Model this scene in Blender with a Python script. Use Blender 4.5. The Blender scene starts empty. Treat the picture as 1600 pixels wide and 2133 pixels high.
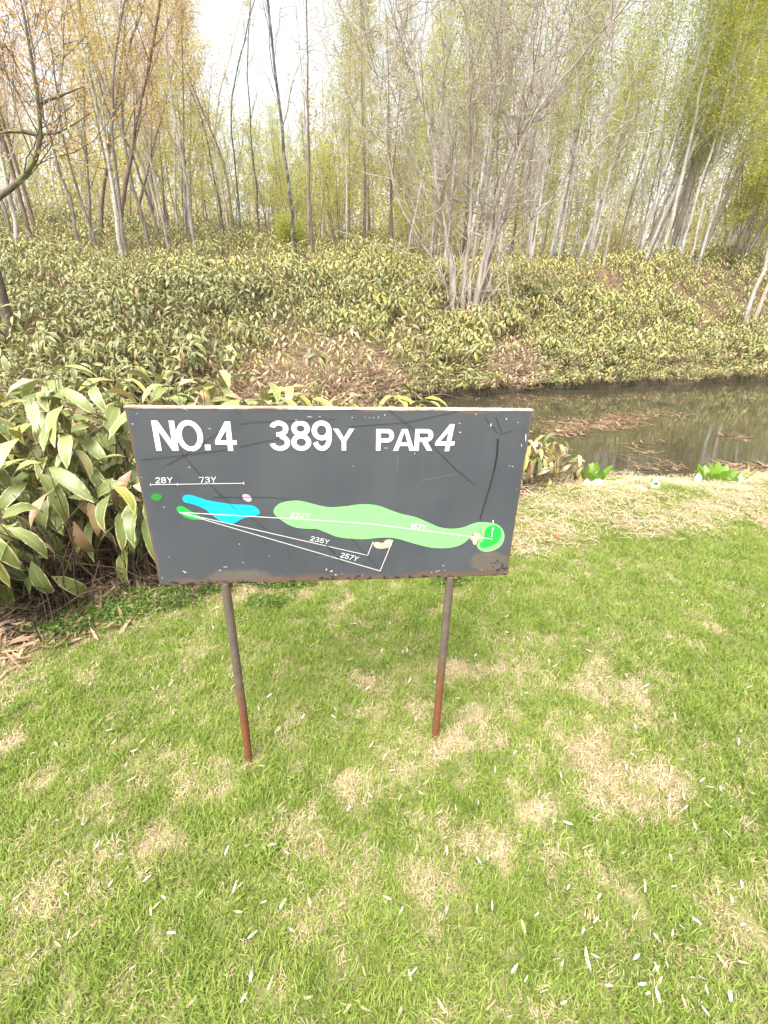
import bpy, bmesh, math, random
import numpy as np
from mathutils import Vector, Matrix, Euler

SC = bpy.context.scene
COL = SC.collection
R = math.radians
rng = np.random.default_rng(4)
random.seed(4)

# ------------------------------------------------------------------ camera, sky, sun, exposure
F_PX, PITCH, ROLL, EYE = 943.0, R(23.53), R(1.67), 1.55
PW, PH = 1600.0, 2133.0
FWD = np.array([0, math.cos(PITCH), -math.sin(PITCH)])
_up = np.array([0, math.sin(PITCH), math.cos(PITCH)]); _rt = np.array([1.0, 0, 0])
RT = math.cos(ROLL) * _rt + math.sin(ROLL) * _up
UP = -math.sin(ROLL) * _rt + math.cos(ROLL) * _up
cam_d = bpy.data.cameras.new('camera'); cam = bpy.data.objects.new('camera', cam_d); COL.objects.link(cam)
cam_d.sensor_fit = 'VERTICAL'; cam_d.sensor_height = 36.0; cam_d.sensor_width = 27.0
cam_d.lens = 36.0 * F_PX / PH; cam_d.clip_end = 600; cam_d.clip_start = 0.02
m = Matrix.Identity(4)
for i in range(3):
    m[i][0], m[i][1], m[i][2] = RT[i], UP[i], -FWD[i]
m[2][3] = EYE
cam.matrix_world = m
SC.camera = cam

SUN_EL, SUN_AZ = 62.0, 205.0        # azimuth clockwise from +Y: behind the camera and a little to its left
world = bpy.data.worlds.new('World'); SC.world = world; world.use_nodes = True
wn = world.node_tree; wn.nodes.clear()
sky = wn.nodes.new('ShaderNodeTexSky'); sky.sky_type = 'NISHITA'; sky.sun_disc = False
sky.sun_elevation = R(SUN_EL); sky.sun_rotation = R(SUN_AZ); sky.dust_density = 4.0; sky.air_density = 1.0
hs = wn.nodes.new('ShaderNodeHueSaturation'); hs.inputs['Saturation'].default_value = 0.12
bg = wn.nodes.new('ShaderNodeBackground'); bg.inputs['Strength'].default_value = 0.15
wo = wn.nodes.new('ShaderNodeOutputWorld')
wn.links.new(sky.outputs[0], hs.inputs['Color']); wn.links.new(hs.outputs[0], bg.inputs[0]); wn.links.new(bg.outputs[0], wo.inputs[0])
sd = bpy.data.lights.new('sun', 'SUN'); sun = bpy.data.objects.new('sun', sd); COL.objects.link(sun)
sd.energy = 2.9; sd.angle = R(42); sd.color = (1.0, 0.96, 0.9)
a, e = R(SUN_AZ), R(SUN_EL)
sun.rotation_euler = Vector((-math.sin(a) * math.cos(e), -math.cos(a) * math.cos(e), -math.sin(e))).to_track_quat('-Z', 'Y').to_euler()
SC.view_settings.view_transform = 'Standard'; SC.view_settings.look = 'None'
SC.view_settings.gamma = 1.0; SC.view_settings.use_curve_mapping = False
SC.view_settings.exposure = 1.38
SC.render.engine = 'CYCLES'
SC.cycles.use_denoising = True
SC.cycles.max_bounces = 8; SC.cycles.diffuse_bounces = 4; SC.cycles.transmission_bounces = 4
SC.cycles.use_adaptive_sampling = True; SC.cycles.adaptive_threshold = 0.02


HAZE = 0.0006


def ray(px, py):
    return FWD + RT * (px - PW / 2) / F_PX - UP * (py - PH / 2) / F_PX


# ------------------------------------------------------------------ lie of the land
NS_X = [-60, -12, -6, -3, -1.4, 0, 1.2, 2.0, 2.6, 3.5, 5.3, 8, 14, 60]
NS_Y = [-6, 1.6, 2.9, 3.5, 3.8, 4.2, 4.5, 4.72, 4.78, 4.82, 5.45, 7.0, 10.4, 35]
TOE_X = [-60, -12, -6, -2, -0.6, 0.2, 0.84, 1.8, 3.76, 5.75, 9.57, 14.4, 30, 80]
TOE_Y = [5.0, 6.0, 6.7, 7.6, 8.5, 9.6, 10.9, 12.0, 13.2, 14.1, 15.7, 17.8, 25, 48]
WATER_Z = -0.3


def sstep(a, b, x):
    t = np.clip((x - a) / (b - a), 0, 1)
    return t * t * (3 - 2 * t)


def near_shore(x):
    return np.interp(x, NS_X, NS_Y) + 0.07 * np.sin(x * 5.1) + 0.04 * np.sin(x * 11.7 + 1)


def toe(x):
    return np.interp(x, TOE_X, TOE_Y) + 0.18 * np.sin(x * 1.7) + 0.1 * np.sin(x * 4.1 + 2)


def lumps(x, y):
    return (0.16 * np.sin(x * 0.9 + 1.3 * np.sin(y * 0.5)) * np.sin(y * 1.1 + 0.7) + 0.09 * np.sin(x * 2.3 + 0.4 + y) * np.sin(y * 2.1 - x * 0.6))


def ground(x, y):
    x = np.asarray(x, float); y = np.asarray(y, float)
    lawn = 0.045 + 0.1 * np.tanh(x) + 0.006 * np.sin(x * 3 + y * 2.2) + 0.004 * np.sin(x * 7.3 - y * 5)
    ns = near_shore(x)
    lawn = lawn - 0.22 * sstep(-1.0, 0.0, y - ns)
    z = lawn + (-0.75 - lawn) * sstep(0.0, 0.6, y - ns)
    s = y - toe(x)
    u = x / np.maximum(y, 4)
    a1 = np.interp(u, [-0.6, -0.2, 0.05, 0.3, 0.6, 0.9], [0.21, 0.22, 0.265, 0.37, 0.50, 0.54])
    b1 = np.interp(u, [-0.6, 0.0, 0.3, 0.6], [0.20, 0.17, 0.11, 0.06])
    up = -0.15 + 0.3 * sstep(-0.1, 0.5, s) + a1 * np.clip(s, 0, 8.6) + b1 * np.clip(s - 8.6, 0, 34) + lumps(x, y) * sstep(0.3, 2.5, s)
    return np.where(s > -0.6, z + (up - z) * sstep(-0.6, 0.1, s), z)


def gz(x, y):
    return float(ground(x, y))


def march(px, py, lift=0.0, start=6.0, fallback=26.0):
    """where the sight line through a photograph pixel meets the land (raised by lift)"""
    d = ray(px, py); d = d / d[1]
    ys = np.arange(start, 70, 0.1)
    z = EYE + d[2] * ys
    hit = np.nonzero(z <= ground(d[0] * ys, ys) + lift)[0]
    y = ys[hit[0]] if len(hit) else fallback
    return d[0] * y, y


def flat(px, py, z=None):
    """pixel to a point on the lawn (or a level plane)"""
    d = ray(px, py)
    zz = 0.0 if z is None else z
    for _ in range(6):
        t = (zz - EYE) / d[2]
        p = d * t
        if z is not None:
            break
        zz = gz(p[0], p[1])
    return float(p[0]), float(p[1]), float(zz)


# ------------------------------------------------------------------ mesh helpers
class MB:
    """collects tubes and faces; build() links them as one mesh"""

    def __init__(self):
        self.tubes = {}; self.v = []; self.q = []; self.t = []; self.qm = []; self.tm = []; self.uvq = []; self.n = 0

    def tube(self, pts, rad, k=5, mat=0):
        pts = np.asarray(pts, float); rad = np.asarray(rad, float)
        self.tubes.setdefault((len(pts), k, mat), []).append((pts, rad))

    def quads(self, v, q, mat=0, uv=None):
        v = np.asarray(v, float); q = np.asarray(q, int)
        self.v.append(v); self.q.append(q + self.n); self.qm.append(np.full(len(q), mat)); self.n += len(v)
        self.uvq.append(np.zeros((len(q), 4, 2)) if uv is None else uv)

    def tris(self, v, t, mat=0):
        v = np.asarray(v, float); t = np.asarray(t, int)
        self.v.append(v); self.t.append(t + self.n); self.tm.append(np.full(len(t), mat)); self.n += len(v)

    def flush(self):
        for (n, k, mat), L in self.tubes.items():
            P = np.stack([p for p, _ in L]); Q = np.stack([r for _, r in L])
            T = np.gradient(P, axis=1); T /= np.linalg.norm(T, axis=2, keepdims=True) + 1e-9
            ref = np.array([0.36, 0.21, 0.08]); ref2 = np.array([0.1, 0.9, -0.3])
            U = np.cross(T, ref / np.linalg.norm(ref)); bad = np.linalg.norm(U, axis=2, keepdims=True) < 0.15
            U = np.where(bad, np.cross(T, ref2 / np.linalg.norm(ref2)), U); U /= np.linalg.norm(U, axis=2, keepdims=True) + 1e-9
            W = np.cross(T, U)
            an = np.arange(k) * 2 * np.pi / k
            V = P[:, :, None] + Q[:, :, None, None] * (U[:, :, None] * np.cos(an)[:, None] + W[:, :, None] * np.sin(an)[:, None])
            m = len(L)
            i = np.arange(n - 1)[:, None] * k; j = np.arange(k)[None]; j2 = (j + 1) % k
            f = np.stack(np.broadcast_arrays(i + j, i + j2, i + k + j2, i + k + j), -1).reshape(-1, 4)
            f = (f[None] + (np.arange(m) * n * k)[:, None, None]).reshape(-1, 4)
            uv = np.zeros((len(f), 4, 2))
            self.quads(V.reshape(-1, 3), f, mat, uv)
        self.tubes = {}

    def mesh(self, name, mats, smooth=True, uv=False):
        self.flush()
        me = bpy.data.meshes.new(name)
        V = np.concatenate(self.v) if self.v else np.zeros((0, 3))
        q = np.concatenate(self.q) if self.q else np.zeros((0, 4), int)
        t = np.concatenate(self.t) if self.t else np.zeros((0, 3), int)
        qm = np.concatenate(self.qm) if self.qm else np.zeros(0, int)
        tm = np.concatenate(self.tm) if self.tm else np.zeros(0, int)
        me.vertices.add(len(V)); me.vertices.foreach_set('co', V.astype('f').ravel())
        loops = np.concatenate([q.ravel(), t.ravel()])
        me.loops.add(len(loops)); me.loops.foreach_set('vertex_index', loops.astype('i'))
        tot = np.concatenate([np.full(len(q), 4), np.full(len(t), 3)])
        st = np.concatenate([[0], np.cumsum(tot)[:-1]]) if len(tot) else np.zeros(0)
        me.polygons.add(len(tot)); me.polygons.foreach_set('loop_start', st.astype('i'))
        me.polygons.foreach_set('material_index', np.concatenate([qm, tm]).astype('i'))
        me.polygons.foreach_set('use_smooth', np.full(len(tot), smooth))
        if uv:
            l = me.uv_layers.new(name='UVMap')
            u = np.concatenate([np.concatenate(self.uvq).reshape(-1, 2) if self.uvq else np.zeros((0, 2)), np.zeros((t.size, 2))])
            l.data.foreach_set('uv', u.astype('f').ravel())
        for mm in (mats if isinstance(mats, (list, tuple)) else [mats]):
            me.materials.append(mm)
        me.update(calc_edges=True); me.validate()
        return me

    def build(self, name, mats, parent=None, smooth=True, uv=False, link=True):
        o = bpy.data.objects.new(name, self.mesh(name, mats, smooth, uv))
        if link:
            COL.objects.link(o)
        if parent:
            o.parent = parent
        return o


def tag(o, label=None, cat=None, group=None, kind=None):
    for k_, v_ in (('label', label), ('category', cat), ('group', group), ('kind', kind)):
        if v_:
            o[k_] = v_
    return o


def empty(name, loc, rz=0.0):
    o = bpy.data.objects.new(name, None); o.location = loc; o.rotation_euler = (0, 0, rz); o.empty_display_size = 0.1
    COL.objects.link(o)
    return o


def mesh_obj(name, me, parent=None, loc=(0, 0, 0), rot=(0, 0, 0), sc=1.0):
    o = bpy.data.objects.new(name, me); COL.objects.link(o)
    o.location = loc; o.rotation_euler = rot; o.scale = (sc, sc, sc) if not hasattr(sc, '__len__') else sc
    if parent:
        o.parent = parent
    return o


def kids(o, table):
    return table.get(o.name, [])


# ------------------------------------------------------------------ materials
class N:
    """small node-tree writer"""

    def __init__(self, name):
        self.m = bpy.data.materials.new(name); self.m.use_nodes = True
        self.t = self.m.node_tree; self.t.nodes.clear()

    def n(self, typ, **kw):
        x = self.t.nodes.new(typ)
        for k_, v_ in kw.items():
            setattr(x, k_, v_)
        return x

    def l(self, a_, b_):
        self.t.links.new(a_, b_)

    def noise(self, vec, scale, detail=3.0, rough=0.55):
        x = self.n('ShaderNodeTexNoise'); x.inputs['Scale'].default_value = scale
        x.inputs['Detail'].default_value = detail; x.inputs['Roughness'].default_value = rough
        if vec is not None:
            self.l(vec, x.inputs['Vector'])
        return x.outputs['Fac']

    def ramp(self, fac, stops, interp='LINEAR'):
        x = self.n('ShaderNodeValToRGB'); cr = x.color_ramp; cr.interpolation = interp
        while len(cr.elements) < len(stops):
            cr.elements.new(0.5)
        for e_, (p_, c_) in zip(cr.elements, stops):
            e_.position = p_
            e_.color = (c_, c_, c_, 1) if not hasattr(c_, '__len__') else (*c_, 1)
        self.l(fac, x.inputs['Fac'])
        return x.outputs['Color']

    def mix(self, fac, a_, b_, mode='MIX'):
        x = self.n('ShaderNodeMix', data_type='RGBA', blend_type=mode)
        for s, v_ in ((x.inputs[0], fac), (x.inputs[6], a_), (x.inputs[7], b_)):
            if isinstance(v_, (int, float)):
                s.default_value = v_
            elif isinstance(v_, tuple):
                s.default_value = (*v_, 1)
            else:
                self.l(v_, s)
        return x.outputs[2]

    def math(self, op, a_, b_=None, clamp=False):
        x = self.n('ShaderNodeMath', operation=op, use_clamp=clamp)
        for s, v_ in ((x.inputs[0], a_), (x.inputs[1], b_)):
            if v_ is None:
                continue
            if isinstance(v_, (int, float)):
                s.default_value = v_
            else:
                self.l(v_, s)
        return x.outputs[0]

    def mapping(self, vec, scale=(1, 1, 1), loc=(0, 0, 0)):
        x = self.n('ShaderNodeMapping'); x.inputs['Scale'].default_value = scale; x.inputs['Location'].default_value = loc
        self.l(vec, x.inputs['Vector'])
        return x.outputs[0]

    def obj(self):
        return self.n('ShaderNodeTexCoord').outputs['Object']

    def pos(self):
        return self.n('ShaderNodeNewGeometry').outputs['Position']

    def island(self):
        return self.n('ShaderNodeNewGeometry').outputs['Random Per Island']

    def objrand(self):
        return self.n('ShaderNodeObjectInfo').outputs['Random']

    def bump(self, h, strength=0.3, dist=0.01):
        x = self.n('ShaderNodeBump'); x.inputs['Strength'].default_value = strength; x.inputs['Distance'].default_value = dist
        self.l(h, x.inputs['Height'])
        return x.outputs[0]

    def out(self, col, rough=0.7, normal=None, spec=0.5, trans=0.0, tcol=None, metallic=0.0):
        p = self.n('ShaderNodeBsdfPrincipled')
        if isinstance(col, tuple):
            p.inputs['Base Color'].default_value = (*col, 1)
        else:
            self.l(col, p.inputs['Base Color'])
        if isinstance(rough, (int, float)):
            p.inputs['Roughness'].default_value = rough
        else:
            self.l(rough, p.inputs['Roughness'])
        p.inputs['Specular IOR Level'].default_value = spec
        p.inputs['Metallic'].default_value = metallic
        if normal is not None:
            self.l(normal, p.inputs['Normal'])
        sh = p.outputs[0]
        if trans > 0:
            tr = self.n('ShaderNodeBsdfTranslucent')
            c_ = tcol if tcol is not None else col
            if isinstance(c_, tuple):
                tr.inputs[0].default_value = (*c_, 1)
            else:
                self.l(c_, tr.inputs[0])
            mx = self.n('ShaderNodeMixShader'); mx.inputs[0].default_value = trans
            self.l(sh, mx.inputs[1]); self.l(tr.outputs[0], mx.inputs[2]); sh = mx.outputs[0]
        o = self.n('ShaderNodeOutputMaterial'); self.l(sh, o.inputs[0])
        return self.m


def mat_plain(name, c, rough=0.6, var=0.0, trans=0.0):
    g = N(name)
    col = c
    if var:
        f = g.noise(g.obj(), 14, 4)
        col = g.mix(f, tuple(x * (1 - var) for x in c), tuple(min(1, x * (1 + var)) for x in c))
    return g.out(col, rough, trans=trans)


def mat_leaf(name, stops, rough=0.55, trans=0.4, spec=0.3, patch=None):
    """tree leaf: colour by leaf, drifting a little from place to place"""
    g = N(name)
    f = g.math('MULTIPLY', g.island(), 0.55)
    f = g.math('ADD', f, g.math('MULTIPLY', g.noise(g.pos(), 0.9 if patch is None else patch, 2), 0.5))
    f = g.math('SUBTRACT', f, 0.05)
    return g.out(g.ramp(f, stops), rough, spec=spec, trans=trans)


def mat_bark(name, base, dark, light, marks=0.0, lichen=None, scale=9.0):
    g = N(name)
    o = g.obj()
    v = g.noise(g.mapping(o, (scale, scale, scale * 0.16)), 1.0, 5, 0.65)
    col = g.ramp(v, [(0.3, dark), (0.5, base), (0.72, light)])
    if marks:
        lv = g.noise(g.mapping(o, (3.0, 3.0, 34.0)), 1.0, 2, 0.5)
        col = g.mix(g.ramp(lv, [(0.60, 0.0), (0.66, marks)]), col, dark)
        kn = g.noise(g.mapping(o, (1.4, 1.4, 2.2)), 1.0, 3, 0.6)
        col = g.mix(g.ramp(kn, [(0.62, 0.0), (0.7, marks * 0.8)]), col, tuple(x * 0.7 for x in dark))
    if lichen:
        lf = g.noise(o, 5.0, 4, 0.6)
        col = g.mix(g.ramp(lf, [(0.5, 0.0), (0.58, 0.85)]), col, lichen)
    return g.out(col, 0.85, g.bump(v, 0.6, 0.02), spec=0.25)


def mat_bamboo(name, g0, g1, margin, dead, dead_amt=0.15, edge=0.68):
    """broad bamboo leaf: green blade, pale withered margin and tip, fine ribs"""
    g = N(name)
    uv = g.n('ShaderNodeUVMap'); uv.uv_map = 'UVMap'
    sp = g.n('ShaderNodeSeparateXYZ'); g.l(uv.outputs[0], sp.inputs[0])
    u, v = sp.outputs[0], sp.outputs[1]
    rnd = g.objrand(); isl = g.island()
    r2 = g.math('FRACT', g.math('ADD', rnd, isl))
    ob = g.obj()
    ns = g.noise(ob, 28, 3)
    e_ = g.math('MULTIPLY', g.math('ABSOLUTE', g.math('SUBTRACT', u, 0.5)), 2.0)
    e_ = g.math('ADD', e_, g.math('MULTIPLY', g.math('SUBTRACT', ns, 0.5), 0.85))
    tip = g.math('MULTIPLY', g.math('POWER', v, 5.0), 0.55)
    e_ = g.math('ADD', e_, tip)
    e_ = g.math('ADD', e_, g.math('MULTIPLY', g.math('SUBTRACT', r2, 0.5), 0.24))
    mk = g.ramp(e_, [(edge, 0.0), (min(edge + 0.14, 0.99), 1.0)])
    green = g.mix(r2, g0, g1)
    big = g.noise(g.pos(), 0.7, 2)
    green = g.mix(g.ramp(big, [(0.42, 0.0), (0.75, 0.4)]), green, tuple(0.5 * a_ + 0.5 * b_ for a_, b_ in zip(g1, margin)))
    rib = g.n('ShaderNodeTexWave'); rib.inputs['Scale'].default_value = 4.5; rib.bands_direction = 'X'
    g.l(uv.outputs[0], rib.inputs[0])
    green = g.mix(g.math('MULTIPLY', rib.outputs['Fac'], 0.14), green, margin)
    mid = g.ramp(g.math('MULTIPLY', g.math('ABSOLUTE', g.math('SUBTRACT', u, 0.5)), 2.0), [(0.02, 0.6), (0.07, 0.0)])
    green = g.mix(mid, green, tuple(min(1, x * 1.7) for x in g1))
    col = g.mix(mk, green, margin)
    col = g.mix(g.ramp(g.math('FRACT', g.math('MULTIPLY', r2, 7.31)), [(1 - dead_amt - 0.02, 0.0), (1 - dead_amt + 0.02, 1.0)]), col, dead)
    bl = g.noise(ob, 22, 4)
    col = g.mix(g.ramp(bl, [(0.64, 0.0), (0.70, 0.6)]), col, dead)
    return g.out(col, 0.38, g.bump(rib.outputs['Fac'], 0.12, 0.002), spec=0.5, trans=0.15)


M = {}
M['bark_grey'] = mat_bark('bark_grey', (0.18, 0.155, 0.135), (0.08, 0.066, 0.056), (0.31, 0.28, 0.25))
M['bark_birch'] = mat_bark('bark_birch', (0.41, 0.38, 0.34), (0.10, 0.08, 0.068), (0.58, 0.55, 0.50), marks=0.85)
M['bark_dark'] = mat_bark('bark_dark', (0.075, 0.062, 0.052), (0.035, 0.03, 0.026), (0.13, 0.115, 0.10), lichen=(0.22, 0.225, 0.195))
M['bark_bare'] = mat_bark('bark_bare', (0.36, 0.31, 0.265), (0.15, 0.118, 0.096), (0.52, 0.465, 0.40))
M['bark_pink'] = mat_bark('bark_pink', (0.46, 0.37, 0.30), (0.28, 0.21, 0.17), (0.58, 0.49, 0.41))
M['bark_moss'] = mat_bark('bark_moss', (0.12, 0.085, 0.07), (0.06, 0.045, 0.04), (0.2, 0.15, 0.12), lichen=(0.17, 0.19, 0.06))
M['bark_red'] = mat_bark('bark_red', (0.16, 0.115, 0.095), (0.075, 0.052, 0.045), (0.27, 0.21, 0.175))
M['leaf_spring'] = mat_leaf('leaf_spring', [(0.1, (0.25, 0.30, 0.035)), (0.5, (0.39, 0.42, 0.05)), (0.9, (0.54, 0.51, 0.08))], trans=0.5)
M['leaf_lime'] = mat_leaf('leaf_lime', [(0.1, (0.32, 0.36, 0.04)), (0.5, (0.49, 0.49, 0.06)), (0.9, (0.60, 0.56, 0.10))], trans=0.5)
M['leaf_larch'] = mat_leaf('leaf_larch', [(0.1, (0.28, 0.28, 0.08)), (0.5, (0.42, 0.40, 0.12)), (0.9, (0.54, 0.49, 0.19))], trans=0.5)
M['leaf_ochre'] = mat_leaf('leaf_ochre', [(0.1, (0.40, 0.32, 0.045)), (0.5, (0.55, 0.44, 0.07)), (0.9, (0.65, 0.54, 0.12))], trans=0.5)
M['leaf_rust'] = mat_leaf('leaf_rust', [(0.1, (0.44, 0.24, 0.12)), (0.5, (0.56, 0.37, 0.17)), (0.9, (0.62, 0.49, 0.17))], trans=0.5)
M['bud'] = mat_leaf('bud', [(0.1, (0.24, 0.14, 0.1)), (0.9, (0.42, 0.33, 0.2))], trans=0.2)
M['sasa'] = mat_bamboo('sasa', (0.078, 0.112, 0.026), (0.215, 0.245, 0.052), (0.57, 0.50, 0.21), (0.36, 0.25, 0.11), 0.10, 0.76)
M['sasa_dark'] = mat_bamboo('sasa_dark', (0.054, 0.084, 0.026), (0.135, 0.168, 0.05), (0.50, 0.45, 0.20), (0.30, 0.21, 0.10), 0.06, 0.78)
M['sasa_pale'] = mat_bamboo('sasa_pale', (0.15, 0.185, 0.036), (0.34, 0.345, 0.066), (0.64, 0.55, 0.22), (0.50, 0.36, 0.16), 0.14, 0.76)
M['sasa_dead'] = mat_bamboo('sasa_dead', (0.34, 0.23, 0.12), (0.46, 0.34, 0.19), (0.58, 0.47, 0.30), (0.26, 0.16, 0.09), 0.3)
M['sasa_near'] = mat_bamboo('sasa_near', (0.085, 0.13, 0.034), (0.22, 0.27, 0.07), (0.62, 0.54, 0.28), (0.50, 0.37, 0.17), 0.06, 0.90)
M['culm'] = mat_plain('culm', (0.13, 0.11, 0.045), 0.5, 0.5)
M['culm_dead'] = mat_plain('culm_dead', (0.34, 0.25, 0.15), 0.7, 0.55)
M['stalk_brown'] = mat_plain('stalk_brown', (0.085, 0.055, 0.032), 0.8, 0.6)
M['litter'] = mat_leaf('litter', [(0.05, (0.16, 0.095, 0.055)), (0.5, (0.36, 0.245, 0.15)), (0.95, (0.58, 0.46, 0.31))], trans=0.1, rough=0.8)
M['floating'] = mat_leaf('floating', [(0.05, (0.07, 0.04, 0.022)), (0.5, (0.20, 0.12, 0.065)), (0.95, (0.46, 0.34, 0.2))], trans=0.1, rough=0.6)
M['straw'] = mat_leaf('straw', [(0.05, (0.36, 0.27, 0.15)), (0.5, (0.55, 0.44, 0.27)), (0.95, (0.72, 0.64, 0.46))], trans=0.25, rough=0.7, patch=3.0)
M['cabbage'] = mat_leaf('cabbage', [(0.1, (0.11, 0.24, 0.02)), (0.9, (0.24, 0.40, 0.05))], rough=0.35, spec=0.5)
M['clover'] = mat_leaf('clover', [(0.1, (0.10, 0.17, 0.03)), (0.9, (0.22, 0.31, 0.07))], rough=0.5)
M['white_petal'] = mat_plain('white_petal', (0.80, 0.80, 0.74), 0.45, 0.04, 0.2)


def mat_grass():
    g = N('grass_blade')
    isl = g.island(); big = g.noise(g.pos(), 2.2, 3); mid = g.noise(g.pos(), 9.0, 2)
    f = g.math('ADD', g.math('MULTIPLY', isl, 0.5), g.math('MULTIPLY', big, 0.5))
    f = g.math('ADD', f, g.math('MULTIPLY', g.math('SUBTRACT', mid, 0.5), 0.5))
    col = g.ramp(f, [(0.1, (0.14, 0.205, 0.035)), (0.4, (0.235, 0.32, 0.055)), (0.65, (0.33, 0.405, 0.085)), (0.95, (0.47, 0.49, 0.18))])
    return g.out(col, 0.5, spec=0.35, trans=0.4)


M['grass'] = mat_grass()


def mat_ground():
    g = N('ground')
    p = g.pos()
    at = g.n('ShaderNodeAttribute'); at.attribute_name = 'zone'
    sp = g.n('ShaderNodeSeparateColor'); g.l(at.outputs['Color'], sp.inputs[0])
    n1 = g.noise(p, 6, 5, 0.65); n2 = g.noise(p, 45, 4, 0.7)
    lawn = g.mix(n2, (0.12, 0.125, 0.045), (0.32, 0.28, 0.14))
    lit = g.mix(n2, (0.075, 0.045, 0.03), (0.24, 0.16, 0.11))
    lit = g.mix(g.ramp(n1, [(0.35, 0.0), (0.7, 0.7)]), lit, (0.14, 0.09, 0.065))
    mud = g.mix(n2, (0.055, 0.042, 0.03), (0.12, 0.09, 0.06))
    col = g.mix(sp.outputs[0], lit, lawn)
    col = g.mix(sp.outputs[1], col, mud)
    return g.out(col, 0.95, g.bump(n2, 0.8, 0.02), spec=0.1)


M['ground'] = mat_ground()


def mat_water():
    g = N('pond_water')
    p = g.pos()
    w1 = g.noise(g.mapping(p, (1.0, 2.2, 1.0)), 2.4, 3, 0.5)
    n_ = g.noise(p, 0.5, 3, 0.6)
    col = g.mix(n_, (0.034, 0.030, 0.017), (0.056, 0.050, 0.029))
    b_ = g.n('ShaderNodeBump'); b_.inputs['Strength'].default_value = 0.03; b_.inputs['Distance'].default_value = 0.05
    g.l(w1, b_.inputs['Height'])
    pr = g.n('ShaderNodeBsdfPrincipled'); g.l(col, pr.inputs['Base Color'])
    pr.inputs['Roughness'].default_value = 0.025; pr.inputs['IOR'].default_value = 1.33
    g.l(b_.outputs[0], pr.inputs['Normal'])
    o = g.n('ShaderNodeOutputMaterial'); g.l(pr.outputs[0], o.inputs[0])
    return g.m


M['water'] = mat_water()

# ------------------------------------------------------------------ ground sheet and pond
xs = np.concatenate([-np.geomspace(160, 14, 26), np.arange(-13.8, 16.01, 0.16), np.geomspace(17, 170, 26)])
ys = np.concatenate([-np.geomspace(90, 4.3, 14), np.arange(-4, 24.01, 0.16), np.geomspace(24.5, 260, 40)])
X, Y = np.meshgrid(xs, ys)
Z = ground(X, Y)
nx, ny = len(xs), len(ys)
ii = (np.arange(ny - 1)[:, None] * nx + np.arange(nx - 1)[None]).ravel()
mb = MB(); mb.quads(np.stack([X.ravel(), Y.ravel(), Z.ravel()], 1), np.stack([ii, ii + 1, ii + nx + 1, ii + nx], 1))


def clump_edge(x):
    """front edge of the bamboo clump on the near bank (it stands between this line and the water)"""
    return np.interp(x, [-12, -4, -1.9, -1.35, -0.9, 0.0, 0.8, 1.25, 1.6, 1.9], [0.3, 1.5, 1.95, 2.4, 2.7, 3.25, 3.7, 3.95, 4.6, 9])


def lawn_mask(x, y):
    e_ = clump_edge(x) - 0.22 + 0.05 * np.sin(x * 9) + 0.03 * np.sin(x * 23)
    return (1 - sstep(-0.12, 0.1, y - e_)) * (1 - sstep(-0.1, 0.12, y - near_shore(x)))


gmesh_o = mb.build('ground', M['ground']); tag(gmesh_o, kind='structure')
ca = gmesh_o.data.color_attributes.new('zone', 'FLOAT_COLOR', 'POINT')
zc = np.zeros((nx * ny, 4)); zc[:, 3] = 1
zc[:, 0] = lawn_mask(X, Y).ravel()
sh = np.maximum(sstep(-0.05, 0.25, Y - near_shore(X)) * (1 - sstep(0.1, 0.5, Y - toe(X))), 0)
zc[:, 1] = sh.ravel()
ca.data.foreach_set('color', zc.astype('f').ravel())

wx = np.linspace(-45, 60, 40)
mb = MB(); v = []
for x_ in wx:
    v += [(x_, float(near_shore(x_)) - 0.6, WATER_Z), (x_, float(toe(x_)) + 0.6, WATER_Z)]
k_ = np.arange(len(wx) - 1) * 2
mb.quads(v, np.stack([k_, k_ + 2, k_ + 3, k_ + 1], 1))
tag(mb.build('pond_water', M['water']), kind='structure')

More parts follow.
